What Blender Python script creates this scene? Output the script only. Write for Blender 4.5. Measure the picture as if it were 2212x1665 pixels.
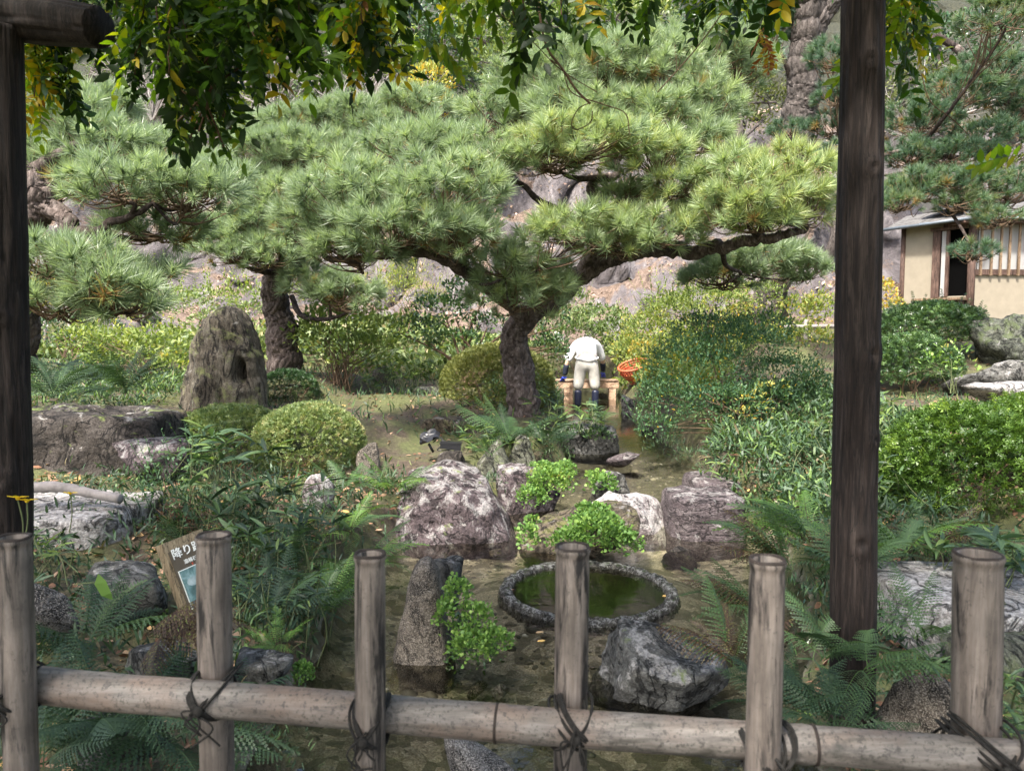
import bpy, math, random
import numpy as np
from mathutils import Vector, Matrix

for o in list(bpy.data.objects):
    bpy.data.objects.remove(o)
SC = bpy.context.scene
COL = SC.collection
# ------------------------------------------------------------------ camera, sky, sun, exposure
CAMZ = 1.65
F = 1536.0                      # focal length in pixels of a 2212 px wide picture
PITCH = math.atan((832.5 - 722.0) / F)
cam_d = bpy.data.cameras.new('camera')
cam = bpy.data.objects.new('camera', cam_d)
COL.objects.link(cam)
cam.location = (0, 0, CAMZ)
cam.rotation_euler = (math.pi / 2 - PITCH, 0, 0)
cam_d.sensor_width = 36.0
cam_d.lens = 36.0 * F / 2212.0
cam_d.clip_start = 0.05
cam_d.clip_end = 500
cam_d.dof.use_dof = True
cam_d.dof.focus_distance = 7.0
cam_d.dof.aperture_fstop = 7.0
SC.camera = cam

SUN_EL = math.radians(54)
SUN_AZ = math.radians(-152)      # compass direction of the sun, from +Y towards +X: behind the viewer, to the left
world = bpy.data.worlds.new("World")
SC.world = world
world.use_nodes = True
wn = world.node_tree
bg = wn.nodes['Background']
sky = wn.nodes.new('ShaderNodeTexSky')
sky.sky_type = 'NISHITA'
sky.sun_disc = False
sky.sun_elevation = SUN_EL
sky.sun_rotation = SUN_AZ
sky.air_density = 1.0
sky.dust_density = 4.0
sky.ozone_density = 0.6
wn.links.new(sky.outputs[0], bg.inputs[0])
bg.inputs[1].default_value = 0.135
sun_d = bpy.data.lights.new('sun', 'SUN')
sun_d.energy = 2.9
sun_d.angle = math.radians(5)
sun_d.color = (1.0, 0.955, 0.88)
sun = bpy.data.objects.new('sun', sun_d)
COL.objects.link(sun)
sd = Vector((math.sin(SUN_AZ) * math.cos(SUN_EL), math.cos(SUN_AZ) * math.cos(SUN_EL), math.sin(SUN_EL)))
sun.rotation_euler = sd.to_track_quat('Z', 'Y').to_euler()
sun.location = sd * 40
SC.view_settings.view_transform = 'Standard'
SC.view_settings.look = 'None'
SC.view_settings.exposure = 2.0
SC.view_settings.gamma = 1.0
SC.view_settings.use_curve_mapping = False
SC.render.engine = 'CYCLES'
SC.cycles.max_bounces = 8
SC.cycles.transparent_max_bounces = 12

# ------------------------------------------------------------------ maths helpers
def P(px, py, D):
    """world point at depth D (metres along +Y) seen at pixel px,py of the 2212x1665 photograph"""
    u = (px - 1106.0) / F
    v = (832.5 - py) / F
    cp, sp = math.cos(PITCH), math.sin(PITCH)
    dy = cp + v * sp
    dz = -sp + v * cp
    k = D / dy
    return np.array([u * k, D, CAMZ + dz * k])

def S(px, D):
    return px * D / F

def _h(ix, iy, iz, seed):
    h = (ix.astype(np.int64) * 374761393 + iy.astype(np.int64) * 668265263 + iz.astype(np.int64) * 2147483647 + seed * 1274126177) & 0xffffffff
    h = ((h ^ (h >> 13)) * 1274126177) & 0xffffffff
    h = h ^ (h >> 16)
    return (h & 0xffffff) / float(0xffffff)

def vnoise(p, seed=0):
    p = np.asarray(p, float)
    i = np.floor(p).astype(np.int64)
    f = p - i
    f = f * f * (3 - 2 * f)
    r = 0
    for dx in (0, 1):
        wx = f[:, 0] if dx else 1 - f[:, 0]
        for dy in (0, 1):
            wy = f[:, 1] if dy else 1 - f[:, 1]
            for dz in (0, 1):
                wz = f[:, 2] if dz else 1 - f[:, 2]
                r = r + wx * wy * wz * _h(i[:, 0] + dx, i[:, 1] + dy, i[:, 2] + dz, seed)
    return r

def fbm(p, oct=4, seed=0, ridge=False):
    a, s, t = 1.0, 0.0, 0.0
    q = np.array(p, float)
    for k in range(oct):
        n = vnoise(q, seed + k)
        if ridge:
            n = 1 - abs(2 * n - 1)
        s = s + a * n
        t += a
        a *= 0.5
        q = q * 2.03 + 17.3
    return s / t

def worley(p, seed=0):
    """distance to nearest and second nearest feature point, id of the nearest"""
    i = np.floor(p).astype(np.int64)
    d1 = np.full(len(p), 9.0); d2 = np.full(len(p), 9.0); idn = np.zeros(len(p))
    for dx in (-1, 0, 1):
        for dy in (-1, 0, 1):
            for dz in (-1, 0, 1):
                c = i + np.array([dx, dy, dz])
                fx = np.stack([_h(c[:, 0], c[:, 1], c[:, 2], seed + k) for k in (1, 2, 3)], 1)
                d = np.linalg.norm(c + fx - p, axis=1)
                m = d < d1
                d2 = np.where(m, d1, np.minimum(d2, d))
                idn = np.where(m, fx[:, 0], idn)
                d1 = np.where(m, d, d1)
    return d1, d2, idn

def norm(v):
    v = np.asarray(v, float)
    return v / np.maximum(np.linalg.norm(v, axis=-1, keepdims=True), 1e-9)

def frames(d, roll=None, up=(0, 0, 1)):
    """rotation matrices whose x axis is d and whose z axis leans to `up`, rolled by roll"""
    d = norm(d)
    up = np.broadcast_to(np.array(up, float), d.shape)
    y = np.cross(up, d)
    bad = np.linalg.norm(y, axis=1) < 1e-3
    y[bad] = np.array([0, 1, 0])
    y = norm(y)
    z = np.cross(d, y)
    if roll is not None:
        c, s = np.cos(roll)[:, None], np.sin(roll)[:, None]
        y, z = y * c + z * s, z * c - y * s
    return np.stack([d, y, z], 2)

def smooth(pts, n=6):
    """catmull-rom through pts"""
    pts = np.asarray(pts, float)
    if len(pts) < 3:
        t = np.linspace(0, 1, n + 1)[:, None]
        return pts[0] * (1 - t) + pts[-1] * t
    q = np.vstack([2 * pts[0] - pts[1], pts, 2 * pts[-1] - pts[-2]])
    out = []
    for i in range(1, len(q) - 2):
        for k in range(n):
            t = k / n
            out.append(0.5 * ((2 * q[i]) + (-q[i - 1] + q[i + 1]) * t + (2 * q[i - 1] - 5 * q[i] + 4 * q[i + 1] - q[i + 2]) * t * t
                              + (-q[i - 1] + 3 * q[i] - 3 * q[i + 1] + q[i + 2]) * t ** 3))
    out.append(q[-2])
    return np.array(out)

# ------------------------------------------------------------------ mesh building
class MB:
    def __init__(s):
        s.V = []; s.T = []; s.Q = []; s.A = []; s.n = 0
    def add(s, V, Fc, tint=0.5):
        V = np.asarray(V, float)
        Fc = np.asarray(Fc, np.int64)
        if len(V) == 0: return s
        if Fc.shape[1] == 3: s.T.append(Fc + s.n)
        else: s.Q.append(Fc + s.n)
        s.V.append(V)
        s.A.append(np.broadcast_to(np.asarray(tint, float), (len(V),)))
        s.n += len(V)
        return s
    def mesh(s, name, mats, origin=(0, 0, 0), shade=True):
        V = np.vstack(s.V) - np.asarray(origin, float)
        T = np.vstack(s.T) if s.T else np.zeros((0, 3), np.int64)
        Q = np.vstack(s.Q) if s.Q else np.zeros((0, 4), np.int64)
        me = bpy.data.meshes.new(name)
        me.vertices.add(len(V))
        me.vertices.foreach_set('co', V.astype(np.float32).ravel())
        nl = T.size + Q.size
        me.loops.add(nl)
        me.loops.foreach_set('vertex_index', np.concatenate([T.ravel(), Q.ravel()]).astype(np.int32))
        npol = len(T) + len(Q)
        me.polygons.add(npol)
        ls = np.concatenate([np.arange(len(T)) * 3, T.size + np.arange(len(Q)) * 4]).astype(np.int32)
        me.polygons.foreach_set('loop_start', ls)
        me.update(calc_edges=True)
        me.polygons.foreach_set('use_smooth', np.full(npol, shade, bool))
        at = me.attributes.new('tint', 'FLOAT', 'POINT')
        at.data.foreach_set('value', np.concatenate(s.A).astype(np.float32))
        for m in (mats if isinstance(mats, (list, tuple)) else [mats]):
            me.materials.append(m)
        me.validate()
        return me
ORG = {}
def build(mb, name, mat, parent=None, origin=None, shade=True):
    if parent is not None:
        origin = ORG[parent.name]
    if origin is None:
        origin = (0, 0, 0)
    me = mb.mesh(name, mat, origin, shade)
    o = bpy.data.objects.new(name, me)
    COL.objects.link(o)
    if parent is not None:
        o.parent = parent
        ORG[o.name] = origin
    else:
        o.location = origin
        ORG[o.name] = tuple(origin)
    return o
def thing(name, label, cat, loc=(0, 0, 0), group=None):
    o = bpy.data.objects.new(name, None)
    COL.objects.link(o)
    o.empty_display_size = 0.1
    o.location = tuple(float(c) for c in loc)
    ORG[o.name] = tuple(float(c) for c in loc)
    return tag(o, label, cat, group)
def tag(o, label=None, cat=None, group=None, kind=None):
    if label: o['label'] = label
    if cat: o['category'] = cat
    if group: o['group'] = group
    if kind: o['kind'] = kind
    return o
def place(name, me, parent, pos, R, scale):
    """an object of its own that shares mesh data, child of a thing"""
    o = bpy.data.objects.new(name, me)
    COL.objects.link(o)
    o.parent = parent
    org = np.array(ORG[parent.name])
    M = Matrix([[*(R[0] * scale), pos[0] - org[0]], [*(R[1] * scale), pos[1] - org[1]], [*(R[2] * scale), pos[2] - org[2]], [0, 0, 0, 1]])
    o.matrix_local = M
    return o

def tube(pts, rad, sides=8, cap=True, wob=0.0, seed=0):
    pts = np.asarray(pts, float)
    n = len(pts)
    rad = np.broadcast_to(np.asarray(rad, float), (n,)) if np.ndim(rad) else np.full(n, float(rad))
    t = np.gradient(pts, axis=0)
    t = norm(t)
    u = np.cross(t[0], [0, 0, 1.0])
    if np.linalg.norm(u) < 0.2: u = np.cross(t[0], [1.0, 0, 0])
    u = u / np.linalg.norm(u)
    U = [u]
    for k in range(1, n):
        u = U[-1] - t[k] * np.dot(U[-1], t[k])
        U.append(u / max(np.linalg.norm(u), 1e-9))
    U = np.array(U)
    W = np.cross(t, U)
    a = np.linspace(0, 2 * np.pi, sides, endpoint=False)
    V = pts[:, None, :] + rad[:, None, None] * (np.cos(a)[None, :, None] * U[:, None, :] + np.sin(a)[None, :, None] * W[:, None, :])
    V = V.reshape(-1, 3)
    if wob:
        c = np.repeat(pts, sides, 0)
        rr = np.repeat(rad, sides)
        nn = fbm(V / np.maximum(rr.mean(), 1e-4) * 0.9, 3, seed) - 0.5
        V = c + (V - c) * (1 + wob * 2 * nn)[:, None]
    i = np.arange(n - 1)[:, None] * sides
    j = np.arange(sides)[None, :]
    j2 = (j + 1) % sides
    Q = np.stack([i + j, i + j2, i + sides + j2, i + sides + j], -1).reshape(-1, 4)
    if cap:
        V = np.vstack([V, pts[:1], pts[-1:]])
        b = n * sides
        jj = np.arange(sides)
        q1 = np.stack([np.full(sides, b), (jj + 1) % sides, jj], -1)
        o = (n - 1) * sides
        q2 = np.stack([np.full(sides, b + 1), o + jj, o + (jj + 1) % sides], -1)
        return V, Q, np.vstack([q1, q2])
    return V, Q, None
def add_tube(mb, pts, rad, sides=8, cap=True, wob=0.0, seed=0, tint=0.5):
    V, Q, T = tube(pts, rad, sides, cap, wob, seed)
    base = mb.n
    mb.add(V, Q, tint)
    if T is not None:
        mb.T.append(T + base)
    return mb
def add_box(mb, c, s, rotz=0.0, R=None, tint=0.5):
    x, y, z = [k / 2 for k in s]
    V = np.array([[-x, -y, -z], [x, -y, -z], [x, y, -z], [-x, y, -z], [-x, -y, z], [x, -y, z], [x, y, z], [-x, y, z]])
    if R is None:
        cr, sr = math.cos(rotz), math.sin(rotz)
        R = np.array([[cr, -sr, 0], [sr, cr, 0], [0, 0, 1]])
    V = V @ np.asarray(R).T + np.asarray(c)
    Q = [[0, 3, 2, 1], [4, 5, 6, 7], [0, 1, 5, 4], [1, 2, 6, 5], [2, 3, 7, 6], [3, 0, 4, 7]]
    return mb.add(V, Q, tint)
def inst(mb, tV, tF, pos, R, sc, tint):
    """copies of a little template joined into one mesh"""
    n = len(pos)
    if n == 0: return mb
    sc = np.broadcast_to(np.asarray(sc, float), (n,))
    V = np.einsum('nij,kj->nki', R, tV) * sc[:, None, None] + pos[:, None, :]
    k = len(tV)
    Fc = (tF[None] + (np.arange(n) * k)[:, None, None]).reshape(-1, tF.shape[1])
    return mb.add(V.reshape(-1, 3), Fc, np.repeat(np.broadcast_to(tint, (n,)), k))

_ico = {}
def ico(sub):
    if sub not in _ico:
        import bmesh
        bm = bmesh.new()
        bmesh.ops.create_icosphere(bm, subdivisions=sub, radius=1)
        V = np.array([v.co[:] for v in bm.verts]); bm.faces.ensure_lookup_table()
        T = np.array([[v.index for v in f.verts] for f in bm.faces])
        bm.free()
        _ico[sub] = (V, T)
    return _ico[sub]

# ------------------------------------------------------------------ materials
def new_mat(name):
    m = bpy.data.materials.new(name)
    m.use_nodes = True
    nt = m.node_tree
    b = nt.nodes['Principled BSDF']
    return m, nt, b
def nd(nt, t, **kw):
    n = nt.nodes.new(t)
    for k, v in kw.items():
        if k in n.inputs: n.inputs[k].default_value = v
        else: setattr(n, k, v)
    return n
def ramp(nt, src, stops):
    r = nt.nodes.new('ShaderNodeValToRGB')
    e = r.color_ramp.elements
    while len(e) > 1: e.remove(e[-1])
    e[0].position = stops[0][0]; e[0].color = (*stops[0][1], 1) if len(stops[0][1]) == 3 else stops[0][1]
    for p, c in stops[1:]:
        x = e.new(p); x.color = (*c, 1) if len(c) == 3 else c
    nt.links.new(src, r.inputs[0])
    return r.outputs[0]
def coord(nt, scale=(1, 1, 1), kind='Object'):
    tc = nt.nodes.new('ShaderNodeTexCoord')
    mp = nt.nodes.new('ShaderNodeMapping')
    mp.inputs['Scale'].default_value = scale
    nt.links.new(tc.outputs[kind], mp.inputs[0])
    return mp.outputs[0]
def noise(nt, vec, scale, detail=4, rough=0.6, dist=0.0):
    n = nd(nt, 'ShaderNodeTexNoise')
    n.inputs['Scale'].default_value = scale
    n.inputs['Detail'].default_value = detail
    n.inputs['Roughness'].default_value = rough
    n.inputs['Distortion'].default_value = dist
    nt.links.new(vec, n.inputs['Vector'])
    return n.outputs['Fac']
def mix(nt, fac, a, b, mode='MIX'):
    m = nt.nodes.new('ShaderNodeMix')
    m.data_type = 'RGBA'
    m.blend_type = mode
    for sock, val in ((m.inputs[0], fac), (m.inputs[6], a), (m.inputs[7], b)):
        if isinstance(val, (int, float)): sock.default_value = val
        elif isinstance(val, tuple): sock.default_value = (*val, 1) if len(val) == 3 else val
        else: nt.links.new(val, sock)
    return m.outputs[2]
def math_n(nt, op, a, b=0.5):
    m = nt.nodes.new('ShaderNodeMath'); m.operation = op
    for k, v in ((0, a), (1, b)):
        if isinstance(v, (int, float)): m.inputs[k].default_value = v
        else: nt.links.new(v, m.inputs[k])
    return m.outputs[0]
def bump(nt, b, h, strength=0.5, dist=0.02):
    bp = nt.nodes.new('ShaderNodeBump')
    bp.inputs['Strength'].default_value = strength
    bp.inputs['Distance'].default_value = dist
    nt.links.new(h, bp.inputs['Height'])
    nt.links.new(bp.outputs[0], b.inputs['Normal'])
def attr(nt, name='tint'):
    a = nt.nodes.new('ShaderNodeAttribute'); a.attribute_name = name
    return a.outputs['Fac']

def leaf_mat(name, stops, transl=0.35, rough=0.5, spec=0.35, tcol=(1.25, 1.3, 0.55)):
    """colour picked per leaf by the tint attribute; partly translucent"""
    m, nt, b = new_mat(name)
    c = ramp(nt, attr(nt), stops)
    nt.links.new(c, b.inputs['Base Color'])
    b.inputs['Roughness'].default_value = rough
    b.inputs['Specular IOR Level'].default_value = spec
    t = nt.nodes.new('ShaderNodeBsdfTranslucent')
    nt.links.new(mix(nt, 1.0, c, tcol, 'MULTIPLY'), t.inputs[0])
    mx = nt.nodes.new('ShaderNodeMixShader')
    mx.inputs[0].default_value = transl
    nt.links.new(b.outputs[0], mx.inputs[1]); nt.links.new(t.outputs[0], mx.inputs[2])
    nt.links.new(mx.outputs[0], nt.nodes['Material Output'].inputs[0])
    return m

def rock_mat(name, base, light, dark, lichen=0.3, moss=0.0, scale=1.0, speck=0.0, streak=(1, 1, 1), lcol=(0.34, 0.325, 0.31), mcol=(0.10, 0.13, 0.035), tone=1.0):
    m, nt, b = new_mat(name)
    v = coord(nt, tuple(scale * s for s in streak))
    v1 = coord(nt, (scale, scale, scale))
    n1 = noise(nt, v, 5, 6, 0.65, 0.4)
    n2 = noise(nt, v, 28, 5, 0.7)
    c = ramp(nt, n1, [(0.3, dark), (0.5, base), (0.7, light)])
    c = mix(nt, ramp(nt, n2, [(.36, (0, 0, 0)), (.62, (1, 1, 1))]), c, mix(nt, 1.0, c, (0.42, 0.40, 0.39), 'MULTIPLY'))
    nf = noise(nt, v1, 75, 4, 0.75)
    c = mix(nt, 1.0, c, ramp(nt, nf, [(.3, (.55,) * 3), (.5, (1,) * 3), (.7, (1.5,) * 3)]), 'MULTIPLY')
    nc = noise(nt, v, 3.2, 8, 0.6, 1.2)
    ck = ramp(nt, nc, [(.472, (1, 1, 1)), (.495, (.22,) * 3), (.505, (.22,) * 3), (.528, (1, 1, 1))])
    c = mix(nt, 1.0, c, ck, 'MULTIPLY')
    if speck:
        n3 = noise(nt, v1, 160, 2, 0.8)
        c = mix(nt, ramp(nt, n3, [(0.5, (0, 0, 0)), (0.62, (1, 1, 1))]), c, tuple(min(1, k * 1.6) for k in light))
        n4 = noise(nt, v1, 130, 2, 0.8)
        c = mix(nt, ramp(nt, n4, [(0.56, (0, 0, 0)), (0.66, (speck,) * 3)]), c, (0.03, 0.03, 0.03))
    geo = nt.nodes.new('ShaderNodeNewGeometry')
    sep = nt.nodes.new('ShaderNodeSeparateXYZ')
    nt.links.new(geo.outputs['Normal'], sep.inputs[0])
    if lichen:
        n5 = noise(nt, v1, 6.5, 7, 0.72, 0.6)
        f = math_n(nt, 'ADD', n5, math_n(nt, 'MULTIPLY', sep.outputs[2], 0.10))
        f = ramp(nt, f, [(0.68 - 0.22 * lichen, (0, 0, 0)), (0.74 - 0.2 * lichen, (1, 1, 1))])
        n6 = noise(nt, v1, 60, 3, 0.7)
        f = mix(nt, 1.0, f, ramp(nt, n6, [(0.35, (0.25,) * 3), (0.6, (1, 1, 1))]), 'MULTIPLY')
        c = mix(nt, f, c, lcol)
    if moss:
        n7 = noise(nt, v1, 4.5, 5, 0.7, 0.3)
        f = math_n(nt, 'ADD', n7, math_n(nt, 'MULTIPLY', sep.outputs[2], 0.08))
        f = ramp(nt, f, [(0.70 - 0.3 * moss, (0, 0, 0)), (0.80 - 0.25 * moss, (0.9,) * 3)])
        c = mix(nt, f, c, mix(nt, n2, mcol, tuple(k * 2.2 for k in mcol)))
    nt.links.new(c, b.inputs['Base Color'])
    b.inputs['Roughness'].default_value = 0.85
    b.inputs['Specular IOR Level'].default_value = 0.3
    h = math_n(nt, 'ADD', math_n(nt, 'MULTIPLY', n1, 1.2), n2)
    h = math_n(nt, 'ADD', h, math_n(nt, 'MULTIPLY', nf, .35))
    rgb = nt.nodes.new('ShaderNodeRGBToBW'); nt.links.new(ck, rgb.inputs[0])
    h = math_n(nt, 'ADD', h, math_n(nt, 'MULTIPLY', rgb.outputs[0], .6))
    bump(nt, b, h, 1.0, 0.028)
    return m

def bark_mat(name, c1, c2, c3, s=9.0):
    m, nt, b = new_mat(name)
    n = noise(nt, coord(nt, (1, 1, .45)), 26, 6, 0.72)
    c = ramp(nt, n, [(0.32, c1), (0.5, c2), (0.68, c3)])
    c = mix(nt, attr(nt), mix(nt, 1.0, c, (.62, .58, .56), 'MULTIPLY'), mix(nt, 1.0, c, (1.35, 1.25, 1.2), 'MULTIPLY'))
    nt.links.new(c, b.inputs['Base Color'])
    b.inputs['Roughness'].default_value = 0.95
    b.inputs['Specular IOR Level'].default_value = 0.15
    n2 = noise(nt, coord(nt, (1, 1, .3)), 60, 4, 0.7)
    bump(nt, b, math_n(nt, 'ADD', n, n2), 0.9, 0.02)
    return m

def wood_mat(name, c1, c2, c3, stretch=(14, 14, 0.9), bs=0.5):
    m, nt, b = new_mat(name)
    v = coord(nt, stretch)
    n = noise(nt, v, 3.0, 9, 0.74, 0.9)
    n2 = noise(nt, coord(nt, (5, 5, 1.6)), 2.2, 5, 0.65)
    c = ramp(nt, n, [(0.34, c1), (0.5, c2), (0.66, c3)])
    c = mix(nt, ramp(nt, n2, [(0.35, (0, 0, 0)), (0.7, (0.7,) * 3)]), c, mix(nt, 1.0, c, (0.4, 0.36, 0.34), 'MULTIPLY'))
    n3 = noise(nt, coord(nt, (stretch[0] * 2.2, stretch[1] * 2.2, stretch[2] * 1.3)), 2.0, 4, 0.6, 0.4)
    ck = ramp(nt, n3, [(.46, (1, 1, 1)), (.49, (.15,) * 3), (.51, (.15,) * 3), (.53, (1, 1, 1))])
    c = mix(nt, .8, c, ck, 'MULTIPLY')
    nt.links.new(c, b.inputs['Base Color'])
    b.inputs['Roughness'].default_value = 0.75
    b.inputs['Specular IOR Level'].default_value = 0.3
    bump(nt, b, n, bs, 0.01)
    return m
def plain(name, col, rough=0.7, nscale=20, var=0.3, spec=0.3, bs=0.2):
    m, nt, b = new_mat(name)
    n = noise(nt, coord(nt), nscale, 4, 0.6)
    c = ramp(nt, n, [(0.3, tuple(k * (1 - var) for k in col)), (0.7, tuple(min(1, k * (1 + var * 0.6)) for k in col))])
    nt.links.new(c, b.inputs['Base Color'])
    b.inputs['Roughness'].default_value = rough
    b.inputs['Specular IOR Level'].default_value = spec
    bump(nt, b, n, bs, 0.005)
    return m

M = {}
# foliage
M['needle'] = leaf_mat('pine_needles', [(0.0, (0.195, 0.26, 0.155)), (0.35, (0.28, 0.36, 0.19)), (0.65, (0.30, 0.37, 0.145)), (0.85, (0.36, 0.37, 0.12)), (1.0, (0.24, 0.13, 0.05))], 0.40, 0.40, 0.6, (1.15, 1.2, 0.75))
M['needle_far'] = leaf_mat('pine_needles_dark', [(0.0, (0.060, 0.11, 0.070)), (0.5, (0.10, 0.17, 0.085)), (0.85, (0.19, 0.21, 0.08)), (1.0, (0.24, 0.14, 0.05))], 0.3, 0.45, 0.4, (1.1, 1.2, 0.6))
M['wist'] = leaf_mat('wisteria_leaves', [(0.0, (0.013, 0.030, 0.009)), (0.45, (0.030, 0.065, 0.012)), (0.7, (0.11, 0.19, 0.016)), (0.9, (0.40, 0.30, 0.02)), (1.0, (0.18, 0.055, 0.018))], 0.5, 0.45, 0.3, (2.0, 2.1, 0.5))
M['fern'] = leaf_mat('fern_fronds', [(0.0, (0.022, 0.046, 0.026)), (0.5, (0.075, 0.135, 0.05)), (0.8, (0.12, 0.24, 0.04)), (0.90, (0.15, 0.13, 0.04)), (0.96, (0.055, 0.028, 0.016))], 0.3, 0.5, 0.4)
M['sasa'] = leaf_mat('bamboo_grass_leaves', [(0.0, (0.018, 0.036, 0.018)), (0.5, (0.070, 0.125, 0.062)), (0.85, (0.15, 0.24, 0.055)), (1.0, (0.17, 0.14, 0.08))], 0.3, 0.5, 0.4)
M['dark'] = leaf_mat('dark_glossy_leaves', [(0.0, (0.018, 0.045, 0.016)), (0.5, (0.040, 0.085, 0.030)), (1.0, (0.10, 0.17, 0.045))], 0.2, 0.35, 0.6)
M['azalea'] = leaf_mat('azalea_leaves', [(0.0, (0.03, 0.065, 0.014)), (0.5, (0.08, 0.15, 0.022)), (0.85, (0.19, 0.28, 0.035)), (1.0, (0.30, 0.24, 0.08))], 0.3, 0.45, 0.4)
M['box'] = leaf_mat('clipped_shrub_leaves', [(0.0, (0.05, 0.085, 0.03)), (0.5, (0.12, 0.175, 0.06)), (0.9, (0.24, 0.28, 0.10)), (1.0, (0.3, 0.26, 0.12))], 0.3, 0.45, 0.4)
M['yellow'] = leaf_mat('yellow_green_leaves', [(0.0, (0.10, 0.15, 0.045)), (0.5, (0.22, 0.28, 0.075)), (0.85, (0.36, 0.34, 0.10)), (1.0, (0.55, 0.33, 0.04))], 0.4, 0.5, 0.3)
M['blue'] = leaf_mat('bush_clover_leaves', [(0.0, (0.035, 0.080, 0.040)), (0.5, (0.065, 0.135, 0.058)), (0.85, (0.13, 0.20, 0.05)), (1.0, (0.45, 0.30, 0.03))], 0.3, 0.5, 0.35)
M['bright'] = leaf_mat('maidenhair_leaves', [(0.0, (0.06, 0.13, 0.035)), (0.5, (0.12, 0.225, 0.055)), (0.9, (0.24, 0.36, 0.085)), (1.0, (0.30, 0.2, 0.08))], 0.35, 0.5, 0.3)
M['olive'] = leaf_mat('olive_clipped_leaves', [(0.0, (0.045, 0.06, 0.018)), (0.5, (0.11, 0.13, 0.035)), (1.0, (0.22, 0.22, 0.06))], 0.25, 0.5, 0.3)
M['litter'] = leaf_mat('fallen_leaves', [(0.0, (0.12, 0.06, 0.035)), (0.5, (0.28, 0.15, 0.09)), (0.85, (0.45, 0.30, 0.20)), (1.0, (0.60, 0.38, 0.12))], 0.15, 0.6, 0.3)
M['pinklitter'] = leaf_mat('pale_fallen_leaves', [(0.0, (0.16, 0.10, 0.08)), (0.5, (0.31, 0.22, 0.17)), (1.0, (0.44, 0.35, 0.28))], 0.15, 0.6, 0.3)
M['petal'] = leaf_mat('yellow_petals', [(0, (0.75, 0.48, 0.01)), (1, (0.8, 0.6, 0.03))], 0.3)
# bark and wood
M['bark'] = bark_mat('pine_bark', (0.04, 0.033, 0.030), (0.10, 0.085, 0.078), (0.20, 0.18, 0.17), 9)
M['bark_l'] = bark_mat('grey_pine_bark', (0.035, 0.031, 0.029), (0.085, 0.078, 0.073), (0.17, 0.158, 0.15), 8)
M['branch'] = bark_mat('branch_bark', (0.022, 0.018, 0.016), (0.05, 0.041, 0.037), (0.11, 0.095, 0.087), 16)
M['twig'] = plain('twig_bark', (0.12, 0.08, 0.05), 0.9)
M['bare'] = plain('bare_pale_twigs', (0.26, 0.235, 0.22), 0.9)
M['stem'] = plain('green_stems', (0.10, 0.12, 0.05), 0.7)
M['vine'] = plain('vine_stems', (0.09, 0.055, 0.03), 0.8)
M['post'] = wood_mat('weathered_log', (0.008, 0.005, 0.004), (0.022, 0.0145, 0.012), (0.062, 0.047, 0.040))
# ------------------------------------------------------------------ terrain
CT = np.array([(-6, 0, .15), (-3, 0, .15), (0, 0, .15), (3, 0, .15), (6, 0, .2), (-2, 1.5, .15), (0, 1.5, .12), (2, 1.5, .15),
    (-1.5, 2.5, .18), (-1.3, 3.2, .15), (-2.5, 3.5, .3), (-1.6, 4.3, .3), (-3, 4.5, .45), (-1.5, 5.3, .35), (-3, 5.8, .5),
    (-2, 6, .5), (-4.5, 6.5, .8), (-1, 6.3, .3), (-.5, 7, .45), (-.35, 6.6, .18), (.05, 7.0, .24), (-1.6, 8.2, .66), (-1.6, 9.5, .82), (-.8, 7.3, .42), (-3.3, 8, .8),
    (-3.2, 10, 1.1), (.13, 8.6, .70), (-.1, 7.6, .55), (-4.5, 8.5, .94), (-.6, 9.3, .78), (0, 12, .9), (-4, 13, 1.3), (-8, 10, 1.3), (-3, 16, 1.6),
    (1, 17, 1.2), (.4, 12.5, .65), (2.3, 12.5, .8), (5, 13, 1.5), (6, 15, 1.75), (8, 15, 1.8), (6.5, 11, 1.5), (4.7, 11, 1.17),
    (2.4, 8.5, .75), (3.3, 8, .9), (2.6, 6.8, .55), (3.3, 6, .6), (4.5, 7, .9), (2.8, 4.6, .35), (4, 5, .6), (3.5, 6.2, .75),
    (2.3, 3.5, .12), (3, 3.5, .2), (1.6, 2.7, .08), (1.8, 3.2, .1), (2.5, 2.3, .12), (5, 3, .4), (2.3, 5.3, .3),
    (-15, 5, 1.5), (15, 5, 2), (-15, 18, 2.2), (15, 18, 2.5), (0, 20, 1.8), (-7, 5, .8), (7, 6, 1.2)])
STREAM = np.array([(-.85, 1.7), (-.9, 2.9), (-1.0, 3.9), (-1.05, 4.6), (-.95, 5.3), (-.75, 5.8), (-.15, 6.25), (.2, 6.9), (.6, 7.7), (.72, 9), (.78, 10.5), (.85, 12.3), (.7, 15),
    (2.1, 15), (1.9, 12.3), (1.8, 10.5), (1.8, 9), (2.0, 7.7), (1.8, 6.6), (1.9, 6.0), (2.05, 5.3), (1.8, 4.3), (1.45, 3.6), (1.1, 3.0), (1.0, 1.7)])
def water_z(y):
    return np.interp(y, [5.6, 6.5, 8, 9, 10.5, 12.3], [0, .13, .28, .36, .42, .45])
def sdist(x, y):
    """signed distance to the stream bank, negative in the water"""
    p = np.stack([x, y], 1)
    a = STREAM; b = np.roll(STREAM, -1, 0)
    best = np.full(len(p), 1e9); inside = np.zeros(len(p), bool)
    for (ax, ay), (bx, by) in zip(a, b):
        ex, ey = bx - ax, by - ay
        t = np.clip(((p[:, 0] - ax) * ex + (p[:, 1] - ay) * ey) / (ex * ex + ey * ey), 0, 1)
        d = np.hypot(p[:, 0] - ax - t * ex, p[:, 1] - ay - t * ey)
        best = np.minimum(best, d)
        c = ((ay > p[:, 1]) != (by > p[:, 1])) & (p[:, 0] < ex * (p[:, 1] - ay) / (ey + 1e-12) + ax)
        inside ^= c
    return np.where(inside, -best, best)
RING = P(1270, 1288, 4.48)
RING[2] = 0.0
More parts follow.
